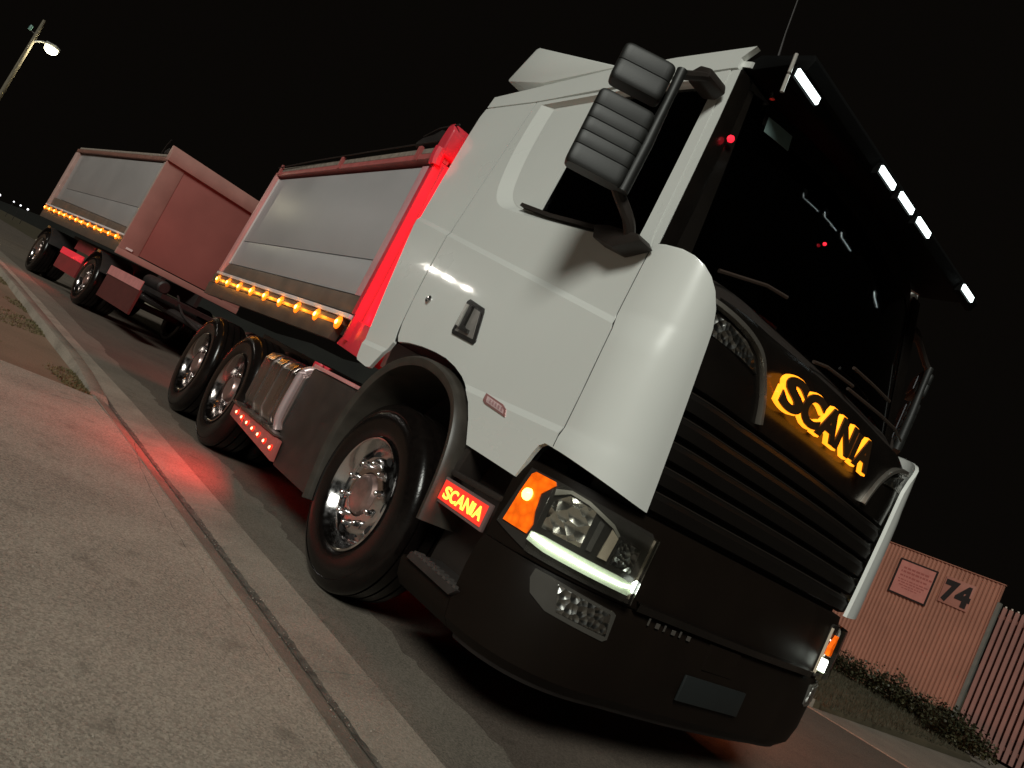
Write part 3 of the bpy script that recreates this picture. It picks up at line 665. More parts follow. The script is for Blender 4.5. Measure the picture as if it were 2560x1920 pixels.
# chrome-grey boomerang trim and silver mesh lamps beside the name
def to_front(y, z, off): 
    u = abs(FARW/2-y)
    uc = FARW/2-0.65
    x = 1.52 + 0.03*(1-(u/uc)**2) if u <= uc else 1.0 + 0.52*max(0, 1-((u-uc)/0.6)**2.7)**(1/2.7)
    return (x+off, y, z)
arc = smooth_poly([(0.20, 1.945), (0.31, 1.930), (0.45, 1.905), (0.56, 1.865), (0.64, 1.79), (0.70, 1.70), (0.735, 1.62)], 4)
for far in (False, True):
    bm = bmesh.new()
    rows = []
    for i, (y, z) in enumerate(arc):
        w = 0.030 if i < len(arc)*0.6 else 0.026
        a = arc[max(0, i-1)]; b = arc[min(len(arc)-1, i+1)]; d = Vector((b[0]-a[0], b[1]-a[1])).normalized(); nrm = Vector((d.y, -d.x))*w*0.5
        rows.append([bm.verts.new(to_front(y+nrm.x*s, z+nrm.y*s, o)) for s, o in ((1, 0.005), (0.6, 0.022), (-0.6, 0.022), (-1, 0.005))])
    for A, B in zip(rows, rows[1:]):
        for j in range(3): bm.faces.new((A[j], A[j+1], B[j+1], B[j]))
    bm.normal_update(); solid(bm, 0.01, lambda c: (-1, 0, 0))
    finish(bm, 'corner_trim', mat('trim_grey_chrome', (0.34, 0.31, 0.27), 0.28, 0.8, rvar=0.08), T, mirror=far)
    poly = [(0.24, 1.895), (0.34, 1.892), (0.45, 1.872), (0.53, 1.835), (0.585, 1.785), (0.46, 1.800), (0.27, 1.815)]
    bm = bmesh.new(); vv = [bm.verts.new(to_front(y, z, 0.012)) for y, z in poly]; bm.faces.new(vv); solid(bm, 0.02, lambda c: (-1, 0, 0))
    finish(bm, 'mesh_lamp', MESHC, T, smooth=False, mirror=far)
    mb = T.children[-1]
# letters: dark faces on amber glowing bodies standing off the name panel
LET = [('S', 0.745, 0.135), ('C', 0.897, 0.145), ('A', 1.058, 0.150), ('N', 1.226, 0.140), ('I', 1.386, 0.045), ('A', 1.447, 0.150)]
def letter_on_front(ch, y0, w, h, zb):
    out = []
    for nm, dep, offx, grow, mt in (('name_letter', 0.008, 0.050, 0.018, mat('letter_dark', (0.035, 0.018, 0.008), 0.4, var=0.1)), ('letter_glow', 0.020, 0.034, 0.031, HALO)):
        me = text_mesh(ch, 1.0, dep, 0.0)
        xs = [v.co.x for v in me.vertices]; ys = [v.co.y for v in me.vertices]; x0, x1, yy0, yy1 = min(xs), max(xs), min(ys), max(ys)
        me2 = text_mesh(ch, 1.0, dep/1.0, 0.0 if ch == 'I' else grow*2.6)
        for v in me2.vertices:
            a = (v.co.x-x0)/(x1-x0); b = (v.co.y-yy0)/(yy1-yy0)
            y = y0 + a*w; z = zb + b*h
            v.co = Vector(to_front(y, z, offx + v.co.z))
        bpy.data.meshes.remove(me); me2.materials.clear(); me2.materials.append(mt); me2.name = nm
        out.append(me2)
    f = link(bpy.data.objects.new('name_letter', out[0]), T); g = link(bpy.data.objects.new('letter_glow', out[1]), f)
    return f
for ch, y0, w in LET: letter_on_front(ch, y0, w, 0.132, 1.735)
lamp('name_glow', 'AREA', (1.60, 1.25, 1.71), 0.10, (1.0, 0.36, 0.03), T, size=0.9, size_y=0.03, aim=(-0.8, 0, -0.6))
# wipers
for pts in ([(1.46, 1.00, 2.045), (1.455, 1.12, 2.075), (1.45, 1.40, 2.10)], [(1.455, 1.36, 2.07), (1.445, 1.75, 2.095), (1.43, 1.98, 2.105), (1.39, 2.18, 2.10)], [(1.44, 1.36, 2.18), (1.43, 1.60, 2.195), (1.41, 1.86, 2.21)], [(1.36, 0.28, 2.10), (1.42, 0.52, 2.17), (1.435, 0.66, 2.19)]):
    tube('wiper', [(p[0]+0.015, p[1], p[2]-0.01) for p in pts], 0.009, mat('wiper_black', (0.045, 0.032, 0.026), 0.3), T, n=6)

# --- bumper and lights
band('bumper_flank', -1, 0.045, [(0.285, -0.12), (0.29, -0.05), (0.33, -0.012), (0.40, 0.006), (0.418, 0.002), (0.424, -0.02), (0.424, -0.15)], BUMPB, T, n=24, thick=0.02)
band('bumper_flank', 2.955, 4, [(0.285, -0.12), (0.29, -0.05), (0.33, -0.012), (0.40, 0.006), (0.418, 0.002), (0.424, -0.02), (0.424, -0.15)], BUMPB, T, n=24, thick=0.02)
band('bumper', 0.05, 2.95, [(0.285, -0.12), (0.29, -0.05), (0.33, -0.012), (0.42, 0.008), (0.56, 0.014), (0.66, 0.006), (0.70, -0.006)], BUMPB, T, n=90, thick=0.02)
band('bumper_top', 0.06, 2.94, [(0.706, -0.006), (0.72, -0.002), (0.84, 0.0), (1.0, -0.004), (1.055, -0.012), (1.062, -0.05)], BUMPB, T, n=80, thick=0.02)
band('bumper_lip', 0.1, 2.9, [(0.262, -0.10), (0.27, -0.065), (0.292, -0.052)], CHASS, T, n=60, thick=0.02)
band('centre_step', 0.86, 2.14, [(0.70, 0.0), (0.705, 0.022), (0.735, 0.026), (0.742, 0.002)], GLOSSB, T, n=40, thick=0.015)
box('tow_cover', 1.548, 1.566, 1.06, 1.30, 0.575, 0.69, BUMPB, T, bv=0.01)
plate = prism('number_plate', [(0.965, 0.420), (1.465, 0.420), (1.465, 0.535), (0.965, 0.535)], 'x', 1.560, 1.572, mat('plate_slate', (0.010, 0.0125, 0.0125), 0.6, var=0.05), T, bv=0.003)
# raised badge on the bumper, silver strokes
for q in range(6):
    yy = 0.62 + q*0.052; hh = (0.030, 0.022, 0.026, 0.020, 0.026, 0.020)[q]
    x_, _, _ = to_front(yy, 0.6, 0)
    box('badge_stroke', x_+0.012, x_+0.017, yy, yy+(0.006 if q % 2 == 0 else 0.022), 0.668, 0.668+hh, mat('badge_silver', (0.22, 0.20, 0.18), 0.3, 0.7), T, bv=0.001)
def sheet(name, pz, material, parent, off=0.012, thick=0.012, mirror=False, sub=4, **kw):
    """polygon of (p, z) laid on the front plan curve"""
    bm = bmesh.new(); es = []
    vs = [bm.verts.new((p, 0, z)) for p, z in pz]
    for i in range(len(vs)): es.append(bm.edges.new((vs[i], vs[(i+1) % len(vs)])))
    bmesh.ops.triangle_fill(bm, edges=es, use_beauty=True, use_dissolve=False)
    p0 = min(p for p, z in pz); p1 = max(p for p, z in pz)
    k = max(2, int((p1-p0)/0.04))
    for i in range(1, k):
        bmesh.ops.bisect_plane(bm, geom=bm.verts[:]+bm.edges[:]+bm.faces[:], plane_co=(p0+(p1-p0)*i/k, 0, 0), plane_no=(1, 0, 0), dist=1e-6)
    for f in bm.faces:
        f.normal_update()
        if f.normal.y > 0: f.normal_flip()
    for v in bm.verts:
        x, y = plan(v.co.x, off); v.co = Vector((x, y, v.co.z))
    solid(bm, thick, lambda c: (Vector((1.0, 0.65, 0)) - Vector((c.x, min(c.y, 0.64), 0))).normalized())
    return finish(bm, name, material, parent, mirror=mirror, angle=40, **kw)
for far in (False, True):
    mk = dict(mirror=far)
    hl = sheet('headlight', [(0.10, 0.775), (0.34, 0.725), (0.775, 0.715), (0.800, 0.76), (0.800, 0.99), (0.78, 1.005), (0.36, 1.025), (0.16, 1.028)], mat('lamp_housing', (0.03, 0.027, 0.024), 0.25, var=0.1), T, off=0.006, thick=0.02, **mk)
    sheet('indicator', [(0.145, 0.792), (0.295, 0.788), (0.305, 0.83), (0.285, 0.88), (0.275, 0.95), (0.325, 1.005), (0.315, 1.018), (0.205, 1.020), (0.185, 1.005), (0.165, 0.92)], MATS.get('indicator_orange') or prism_lens('indicator_orange', (1.0, 0.14, 0.004), 0.95, 30, 0.3), hl, off=0.014, **mk)
    q_ = plan(0.215, 0.016)
    lathe('indicator_core', [(0.0, -0.020), (0.014, -0.018), (0.024, -0.008), (0.026, 0.004), (0.0, 0.004)], emit('indicator_hot', (1.0, 0.60, 0.10), 7.0), hl, n=16, loc=(q_[0], q_[1], 0.925), mirror=far)
    sheet('reflector', [(0.345, 0.835), (0.52, 0.835), (0.52, 0.985), (0.40, 0.995), (0.345, 0.95)], FACETC, hl, off=0.010, **mk)
    ctr = plan(0.43, 0.004)
    nrm = (math.sin(0.43*math.pi/2)*0.6, -0.52*math.cos(0.43*math.pi/2))
    sheet('chrome_bar', [(0.540, 0.838), (0.562, 0.838), (0.566, 0.955), (0.544, 0.962)], CHROME, hl, off=0.020, **mk)
    sheet('chrome_bar', [(0.590, 0.833), (0.630, 0.833), (0.636, 0.930), (0.600, 0.952)], mat('bar_pale', (0.75, 0.62, 0.48), 0.3, 0.3), hl, off=0.024, **mk)
    sheet('chrome_brow', [(0.340, 0.97), (0.40, 1.002), (0.48, 0.995), (0.60, 0.957), (0.634, 0.932), (0.640, 0.942), (0.60, 0.972), (0.48, 1.010), (0.40, 1.016), (0.335, 0.995)], mat('brow_pale', (0.62, 0.58, 0.50), 0.25, 0.6), hl, off=0.022, **mk)
    sheet('mesh_cell', [(0.655, 0.828), (0.755, 0.828), (0.757, 0.925), (0.658, 0.930)], MESHC, hl, off=0.012, **mk)
    sheet('light_guide', [(0.318, 0.772), (0.40, 0.758), (0.765, 0.748), (0.785, 0.765), (0.78, 0.796), (0.70, 0.803), (0.38, 0.812), (0.322, 0.808)], DRLB, hl, off=0.036, thick=0.03, **mk)
    sheet('daytime_strip', [(0.332, 0.790), (0.40, 0.780), (0.60, 0.772), (0.72, 0.771), (0.775, 0.780), (0.775, 0.790), (0.72, 0.783), (0.60, 0.785), (0.40, 0.797), (0.335, 0.806)], DRL, hl, off=0.042, thick=0.03, **mk)
    sheet('strip_end', [(0.715, 0.752), (0.794, 0.755), (0.794, 0.822), (0.76, 0.800), (0.715, 0.792)] if far else [(0.776, 0.765), (0.792, 0.768), (0.792, 0.815), (0.776, 0.800)], DRL, hl, off=0.046, thick=0.034, **mk)
    sheet('amber_reflection', [(0.690, 0.850), (0.775, 0.842), (0.785, 0.885), (0.740, 0.955), (0.700, 0.955)], MATS['indicator_orange'], hl, off=0.034, thick=0.02, **mk) if far else None  # added glow for the orange reflected inside the far headlight
    sheet('inner_trim', [(0.795, 0.735), (0.803, 0.735), (0.803, 0.985), (0.797, 0.985)], mat('bar_pale', (0.7, 0.6, 0.5), 0.3), hl, off=0.016, **mk)
    sheet('lens_cover', [(0.335, 0.73), (0.79, 0.722), (0.79, 0.99), (0.37, 1.018), (0.335, 0.99)], LENSG, hl, off=0.052, thick=0.002, **mk)
    fog = sheet('fog_lamp', [(0.40, 0.690), (0.47, 0.690), (0.76, 0.668), (0.775, 0.66), (0.785, 0.56), (0.765, 0.548), (0.50, 0.565), (0.42, 0.60), (0.395, 0.65)], mat('fog_surround', (0.06, 0.055, 0.048), 0.35, var=0.1), T, off=0.018, **mk)
    sheet('fog_reflector', [(0.505, 0.676), (0.748, 0.656), (0.768, 0.572), (0.54, 0.582)], MESHC, fog, off=0.022, **mk)

# --- steps between wheel arch and bumper (near side and far side)
for far in (False, True):
    mk = dict(mirror=far)
    prism('step_well', [(0.58, 0.30), (1.16, 0.30), (1.16, 1.10), (0.62, 1.10)], 'y', 0.20, 0.24, BLACK, T, **mk)
    prism('step_frame', [(0.585, 0.60), (0.625, 0.60), (0.70, 1.03), (0.655, 1.03)], 'y', 0.06, 0.24, BLACK, T, **mk)
    prism('step_rail', [(0.66, 0.838), (1.055, 0.842), (1.055, 0.868), (0.66, 0.866)], 'y', 0.035, 0.075, BLACK, T, bv=0.008, **mk)
    sg = prism('step_sign', [(0.640, 0.704), (1.028, 0.696), (1.026, 0.818), (0.640, 0.822)], 'y', 0.040, 0.058, mat('sign_frame', (0.30, 0.20, 0.19), 0.35, 0.5), T, bv=0.004, **mk)
    prism('sign_face', [(0.655, 0.718), (1.012, 0.711), (1.010, 0.806), (0.655, 0.809)], 'y', 0.036, 0.0395, SIGNR, sg, bv=0.0, **mk)
    if not far:
        xx = 0.690
        for ch, w in (('S', 0.046), ('C', 0.050), ('A', 0.054), ('N', 0.050), ('I', 0.018), ('A', 0.054)):
            me0 = text_mesh(ch, 1.0, 0.004, 0.0); xs = [v.co.x for v in me0.vertices]; ys = [v.co.y for v in me0.vertices]
            me = text_mesh(ch, 1.0, 0.004, 0.0 if ch == 'I' else 0.03)
            for v in me.vertices:
                a = (v.co.x-min(xs))/(max(xs)-min(xs)); b = (v.co.y-min(ys))/(max(ys)-min(ys))
                v.co = Vector((xx + a*w, 0.0335 - v.co.z*0.3, 0.733 + b*0.054))
            bpy.data.meshes.remove(me0); me.materials.clear(); me.materials.append(SIGNA)
            link(bpy.data.objects.new('sign_letter', me), sg); xx += w + 0.007
        lamp('step_sign_light', 'AREA', (0.83, 0.02, 0.76), 1.2, (1.0, 0.06, 0.03), T, size=0.34, size_y=0.08, aim=(-0.25, -1, -0.25))
    st = prism('step_tread', [(0.665, 0.425), (1.045, 0.418), (1.085, 0.455), (0.68, 0.462)], 'y', 0.02, 0.23, mat('step_grey', (0.030, 0.025, 0.023), 0.45, var=0.2), T, bv=0.006, **mk)
    for q in range(9):
        xx = 0.70 + q*0.043
        prism('tread_tooth', [(xx, 0.4605-q*0.0008), (xx+0.022, 0.4605-q*0.0008), (xx+0.020, 0.472-q*0.0008), (xx+0.004, 0.472-q*0.0008)], 'y', 0.022, 0.075, mat('tooth_grey', (0.085, 0.075, 0.07), 0.4, 0.3), st, bv=0.0, **mk)
    # wheel arch liner with rolled lip
    FO = smooth_poly([(-0.50, 0.30), (-0.565, 0.62), (-0.535, 0.88), (-0.43, 1.09), (-0.255, 1.235), (-0.02, 1.300), (0.23, 1.280), (0.44, 1.195), (0.565, 1.055), (0.635, 0.86), (0.665, 0.60)], 5)
    rows = []
    for i, p in enumerate(FO):
        a = FO[max(0, i-1)]; b = FO[min(len(FO)-1, i+1)]; d = Vector((b[0]-a[0], b[1]-a[1])).normalized(); nr = Vector((d.y, -d.x))   # towards the wheel
        wl = 0.055
        rows.append([(p[0]+nr.x*s, y, p[1]+nr.y*s) for s, y in ((-0.004, 0.30), (-0.004, 0.06), (0.0, 0.012), (0.014, -0.004), (wl*0.6, -0.002), (wl, 0.010), (wl+0.006, 0.03), (wl+0.004, 0.42), (wl-0.006, 0.43))])
    grid('wheel_arch', rows, mat('arch_plastic', (0.045, 0.038, 0.031), 0.42, var=0.2, vscale=10, bump=0.04, bscale=250), T, angle=38, **mk)
# cab-side lower backing under the door, behind the arch
prism('arch_backing', [(-0.55, 0.55), (0.64, 0.55), (0.64, 1.20), (0.30, 1.30), (-0.25, 1.30), (-0.52, 1.05)], 'y', 0.44, 0.47, DARKIN, T, bv=0)
prism('arch_backing', [(-0.55, 0.55), (0.64, 0.55), (0.64, 1.20), (0.30, 1.30), (-0.25, 1.30), (-0.52, 1.05)], 'y', 2.03, 2.06, DARKIN, T, bv=0)

# --- mirrors
def mirror_set(far):
    mk = dict(mirror=far)
    bs = prism('mirror_base', [(0.90, 2.100), (0.925, 2.035), (1.08, 1.992), (1.225, 2.032), (1.19, 2.062), (1.00, 2.098)], 'y', -0.045, 0.05, BLACK, T, bv=0.012, **mk)
    tube('mirror_arm', smooth_poly([(1.12, -0.01, 2.05), (1.13, -0.06, 2.10), (1.12, -0.11, 2.14), (1.10, -0.17, 2.19), (1.09, -0.21, 2.24)], 4), 0.026, BLACK, bs, n=10, **mk)
    def hous(name, z0, z1, o_out, o_in, wd, segs, parent):
        # plan rectangle swept back outwards; segmented shell
        a = Vector(o_in); b = Vector(o_out); d = (a-b).normalized(); nrm = Vector((-d.y, d.x))
        if nrm.x < 0: nrm = -nrm
        def ring(z, k):
            L = (a-b).length; pts = []
            cx = (a+b)/2
            for t in range(32):
                an = 2*math.pi*t/32; c, s = math.cos(an), math.sin(an)
                e = 0.24
                px = math.copysign(abs(c)**e, c)*L/2*k; py = math.copysign(abs(s)**0.32, s)*wd*k
                if py < 0: py *= 0.55
                q = cx + d*px + nrm*py; pts.append((q.x, q.y, z))
            return pts
        root = None
        hs = (z1-z0)/segs
        for q in range(segs):
            za, zb = z0+q*hs+0.0015, z0+(q+1)*hs-0.0015
            k0 = 1.0; prof = [(za, 0.984), (za+0.002, 0.997), (zb-0.002, 0.997), (zb, 0.984)]
            if q == 0: prof = [(za-0.026, 0.90), (za-0.020, 0.955), (za-0.008, 0.985)] + prof[1:]
            if q == segs-1: prof = prof[:-1] + [(zb+0.005, 0.985), (zb+0.012, 0.955), (zb+0.017, 0.90)]
            bm = bmesh.new(); rs = [[bm.verts.new(p) for p in ring(z, k*k0)] for z, k in prof]
            for A, B in zip(rs, rs[1:]):
                for t in range(32): bm.faces.new((A[t], A[(t+1) % 32], B[(t+1) % 32], B[t]))
            bm.faces.new(rs[0]); bm.faces.new(rs[-1][::-1]); bmesh.ops.recalc_face_normals(bm, faces=bm.faces[:])
            o = finish(bm, name if q == 0 else 'cover_segment', MATS['mirror_plastic'], T if q == 0 else root, angle=40, **mk)
            if q == 0: root = o
        # glass at the back
        g = [(p[0], p[1]) for p in (b + d*0.03 - nrm*wd*0.58, a - d*0.03 - nrm*wd*0.58, a - d*0.03 - nrm*(wd*0.58+0.006), b + d*0.03 - nrm*(wd*0.58+0.006))]
        prism('mirror_glass', g, 'z', z0+0.01, z1-0.01, mat('mirror_silver', (0.10, 0.10, 0.11), 0.2, 0.6), root, bv=0, **mk)
        return root
    mat('mirror_plastic', (0.012, 0.012, 0.011), 0.5, var=0.15, vscale=12, bump=0.06, bscale=280)
    m1 = hous('main_mirror', 2.195, 2.495, (0.985, -0.385), (1.125, -0.175), 0.050, 5, T)
    m2 = hous('wide_mirror', 2.590, 2.715, (0.985, -0.375), (1.12, -0.185), 0.052, 2, T)
    tube('mirror_post', [(1.140, -0.172, 2.17), (1.142, -0.168, 2.40), (1.138, -0.166, 2.60), (1.134, -0.166, 2.75)], [0.028, 0.027, 0.020, 0.024], MATS['mirror_plastic'], bs, n=14, **mk)
    tube('upper_arm', smooth_poly([(1.13, -0.165, 2.735), (1.11, -0.11, 2.775), (1.09, -0.04, 2.83), (1.075, 0.02, 2.87)], 3), 0.020, BLACK, bs, n=8, **mk)
    prism('arm_foot', [(0.965, 2.905), (0.985, 2.852), (1.06, 2.838), (1.105, 2.862), (1.09, 2.905), (1.02, 2.93)], 'y', 0.0, 0.13, BLACK, bs, bv=0.012, **mk)
mirror_set(False); mirror_set(True)

# --- wheels, chassis
wheel(T, 'front', 0.515, (0, 0.025, 0.515))
wheel(T, 'front', 0.515, (0, 2.475, 0.515), flip=True, full=False)
RX = (-2.86, -4.12)
for rx in RX:
    wheel(T, 'rear', 0.505, (rx, 0.065, 0.505)); wheel(T, 'rear', 0.505, (rx, 2.435, 0.505), flip=True, full=False)
    tube('axle', [(rx, 0.35, 0.505), (rx, 1.0, 0.505), (rx, 1.1, 0.505), (rx, 1.25, 0.505), (rx, 1.4, 0.505), (rx, 1.5, 0.505), (rx, 2.15, 0.505)], [0.07, 0.08, 0.14, 0.2, 0.14, 0.08, 0.07], CHASS, T, n=12)
tube('axle', [(0, 0.30, 0.50), (0, 0.6, 0.44), (0, 1.9, 0.44), (0, 2.2, 0.50)], 0.06, CHASS, T, n=8)
for yy in (0.83, 1.60): prism('chassis_rail', [(-4.95, 0.80), (1.1, 0.72), (1.1, 0.98), (-4.95, 1.06)], 'y', yy, yy+0.08, CHASS, T)
box('engine', -0.6, 0.9, 0.95, 1.55, 0.55, 1.3, CHASS, T, bv=0.05)
box('rear_crossbeam', -5.02, -4.90, 0.25, 2.25, 0.62, 0.80, CHASS, T, bv=0.02)
# black side box, alloy tank with straps, red lamp skirt
prism('side_box', [(-1.345, 0.40), (-1.20, 0.30), (-0.62, 0.30), (-0.60, 0.955), (-0.66, 0.985), (-1.345, 0.985)], 'y', 0.055, 0.60, mat('box_plastic', (0.034, 0.024, 0.020), 0.5, var=0.2, vscale=8), T, bv=0.015)
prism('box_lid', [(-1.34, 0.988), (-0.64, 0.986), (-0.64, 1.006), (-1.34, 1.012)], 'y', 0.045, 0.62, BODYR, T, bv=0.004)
tk = prism('fuel_tank', [(0.06, 0.56), (0.09, 0.50), (0.15, 0.478), (0.62, 0.478), (0.66, 0.52), (0.66, 0.92), (0.62, 0.965), (0.16, 0.965), (0.095, 0.945), (0.06, 0.89)], 'x', -2.32, -1.40, ALLOY, T, bv=0.012)
for xx in (-2.14, -1.92, -1.70): 
    prism('tank_rib', [(0.052, 0.555), (0.085, 0.490), (0.15, 0.470), (0.62, 0.470), (0.62, 0.973), (0.155, 0.973), (0.088, 0.952), (0.052, 0.893)], 'x', xx, xx+0.045, ALLOY, tk, bv=0.004)
tube('tank_pipe', smooth_poly([(-1.46, 0.075, 0.50), (-1.46, 0.045, 0.60), (-1.46, 0.045, 0.80), (-1.455, 0.06, 0.93), (-1.43, 0.16, 0.985)], 4), 0.032, mat('pipe_pale', (0.55, 0.42, 0.42), 0.35, 0.5), T, n=12)
prism('tank_cap', [(0.02, 0.0)] + [(0.065*math.cos(a), 0.065*math.sin(a)) for a in [2*math.pi*k/16 for k in range(1, 16)]], 'z', 0.985, 1.03, HEADB, T, bv=0.006).location = (-1.47, 0.16, 0)
skirt = prism('lamp_skirt', [(-2.28, 0.375), (-1.175, 0.322), (-1.21, 0.462), (-2.30, 0.470)], 'y', 0.015, 0.045, mat('skirt_red', (0.40, 0.10, 0.085), 0.4, var=0.1), T, bv=0.004)
prism('skirt_ledge', [(-2.33, 0.472), (-1.28, 0.470), (-1.28, 0.486), (-2.33, 0.490)], 'y', 0.0, 0.10, ALLOY, T, bv=0.003)
for q in range(7):
    xx = -2.135 + q*0.1465; zz = 0.428 - q*0.006
    ln = lathe('red_lamp', [(0.0, -0.012), (0.014, -0.011), (0.022, -0.005), (0.024, 0.004), (0.0, 0.004)], REDL, skirt, n=14, loc=(xx, 0.0145, zz))
    lathe('red_diode', [(0.0, -0.005), (0.008, -0.004), (0.012, 0.003), (0.0, 0.003)], REDC, skirt, n=10, loc=(xx, 0.001, zz))
lamp('red_lamp_light', 'AREA', (-1.80, -0.03, 0.41), 16.0, (1.0, 0.025, 0.02), T, size=0.95, size_y=0.04, aim=(-0.25, -1, -0.35))
fsk = prism('lamp_skirt', [(-2.28, 0.375), (-1.175, 0.322), (-1.21, 0.462), (-2.30, 0.470)], 'y', 2.455, 2.485, MATS['skirt_red'], T, bv=0.004)
lamp('red_lamp_light', 'AREA', (-1.2, 2.54, 0.46), 120.0, (1.0, 0.24, 0.09), T, size=0.95, size_y=0.04, aim=(0.35, 1, -0.10))

# --- tipper body (side face at y = 0.06)
BY = 0.06
BX0, BX1 = -4.90, -1.165     # rear, front
body = prism('tipper_body', [(BX0+0.05, 1.46), (BX1-0.02, 1.46), (BX1-0.02, 2.60), (BX0+0.32, 2.60)], 'y', BY+0.05, 2.5-BY-0.05, BODYP, T, bv=0.004)
def rear_x(z): return BX0 + 0.05 + (z-1.36)/1.26*0.16
# side sheet: two boards with a seam, slightly dished
prism('side_board', [(rear_x(1.83)+0.12, 1.835), (BX1-0.06, 1.835), (BX1-0.06, 2.575), (rear_x(2.575)+0.12, 2.575)], 'y', BY+0.020, BY+0.052, BODYP, T, bv=0.004)
prism('side_board', [(rear_x(1.56)+0.12, 1.56), (BX1-0.06, 1.56), (BX1-0.06, 1.827), (rear_x(1.827)+0.12, 1.827)], 'y', BY+0.018, BY+0.052, BODYP, T, bv=0.004)
prism('lower_board', [(rear_x(1.45)+0.02, 1.445), (BX1-0.03, 1.425), (BX1-0.05, 1.553), (rear_x(1.55)+0.14, 1.553)], 'y', BY+0.008, BY+0.052, LEDGE, T, bv=0.008)
prism('body_ledge', [(rear_x(1.43)-0.02, 1.408), (BX1-0.03, 1.378), (BX1-0.03, 1.410), (rear_x(1.45)-0.02, 1.438)], 'y', BY-0.02, BY+0.06, BODYL, T, bv=0.004)
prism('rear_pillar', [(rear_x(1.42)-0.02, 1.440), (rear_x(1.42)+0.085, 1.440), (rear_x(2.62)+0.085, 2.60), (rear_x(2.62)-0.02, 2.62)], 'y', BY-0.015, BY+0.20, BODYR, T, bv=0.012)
prism('rear_stile', [(rear_x(1.56)+0.088, 1.556), (rear_x(1.56)+0.118, 1.556), (rear_x(2.58)+0.118, 2.578), (rear_x(2.58)+0.088, 2.578)], 'y', BY+0.010, BY+0.06, BODYL, T, bv=0.004)
prism('front_stile', [(BX1-0.19, 1.556), (BX1-0.062, 1.556), (BX1-0.062, 2.578), (BX1-0.19, 2.578)], 'y', BY+0.012, BY+0.0175, mat('stile_red_spill', (0.60, 0.30, 0.32), 0.4, var=0.08), T, bv=0.002)  # red spill from the cab gap is put into the stile's colour
prism('front_post', [(BX1-0.058, 1.42), (BX1, 1.42), (BX1, 2.62), (BX1-0.058, 2.62)], 'y', BY-0.004, BY+0.10, HEADB, T, bv=0.006)
prism('top_rail', [(rear_x(2.6)-0.02, 2.604), (BX1+0.0, 2.624), (BX1+0.0, 2.668), (rear_x(2.6)-0.02, 2.648)], 'y', BY-0.012, BY+0.09, mat('rail_red_spill', (0.38, 0.09, 0.085), 0.45, var=0.15), T, bv=0.006)  # rail colour reddened to carry the red lamp spill
prism('tarp_roll', [(rear_x(2.6)+0.03, 2.650), (BX1-0.06, 2.672), (BX1-0.06, 2.728), (rear_x(2.6)+0.05, 2.712)], 'y', BY+0.0, BY+0.075, mat('tarp_grey', (0.22, 0.18, 0.15), 0.7, var=0.25, vscale=20, bump=0.3, bscale=40), T, bv=0.02, seg=3)
tube('tarp_rope', [(rear_x(2.6), BY-0.02, 2.70), (-3.6, BY-0.022, 2.728), (-2.4, BY-0.022, 2.742), (BX1-0.1, BY-0.02, 2.752)], 0.006, CHASS, T, n=6)
for xx in (-4.62, -2.95, -1.5): box('rail_clip', xx, xx+0.05, BY-0.022, BY+0.0, 2.618, 2.73, MATS['rail_red_spill'], T, bv=0.005)
prism('tarp_gearbox', [(-1.60, 2.74), (-1.24, 2.765), (-1.22, 2.84), (-1.30, 2.86), (-1.40, 2.83), (-1.55, 2.815), (-1.62, 2.78)], 'y', BY-0.01, BY+0.12, CHASS, T, bv=0.012)
tube('tarp_lever', [(-1.56, BY, 2.83), (-1.35, BY-0.01, 2.87), (-1.10, BY, 2.885)], 0.007, CHASS, T, n=6)
# headboard: front face lit by the strip behind the cab, its red also in the colour
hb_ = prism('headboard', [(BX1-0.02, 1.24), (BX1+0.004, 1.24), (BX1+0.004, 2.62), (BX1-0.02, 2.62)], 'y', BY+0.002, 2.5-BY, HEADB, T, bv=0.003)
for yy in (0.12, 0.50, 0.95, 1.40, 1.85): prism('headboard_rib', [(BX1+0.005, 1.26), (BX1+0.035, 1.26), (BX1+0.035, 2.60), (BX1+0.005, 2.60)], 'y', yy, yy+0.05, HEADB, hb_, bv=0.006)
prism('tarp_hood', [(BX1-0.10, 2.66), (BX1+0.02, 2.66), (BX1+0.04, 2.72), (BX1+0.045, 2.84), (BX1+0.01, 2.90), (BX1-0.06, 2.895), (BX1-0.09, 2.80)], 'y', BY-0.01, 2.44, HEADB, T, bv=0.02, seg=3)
tube('hood_elbow', smooth_poly([(BX1-0.02, BY+0.01, 2.58), (BX1-0.02, BY+0.0, 2.64), (BX1-0.015, BY+0.0, 2.70)], 3), 0.045, HEADB, T, n=10)
prism('mud_wing', [(-1.32, 1.20), (-0.86, 1.16), (-0.93, 1.38), (-1.18, 1.40)], 'y', 0.10, 0.50, HEADB, T, bv=0.01)
led = box('red_strip', -1.042, -1.030, 0.30, 2.25, 2.30, 2.315, REDL, T, bv=0.002)
lamp('red_strip_light', 'AREA', (-1.045, 0.85, 1.95), 26.0, (1.0, 0.02, 0.045), T, size=1.6, size_y=1.3, aim=(-1, 0, 0))
lamp('red_strip_light', 'POINT', (-1.03, 0.20, 1.42), 1.2, (1.0, 0.02, 0.045), T, size=0.03)
lamp('red_strip_light', 'POINT', (-1.10, 0.30, 2.70), 0.9, (1.0, 0.02, 0.045), T, size=0.03)
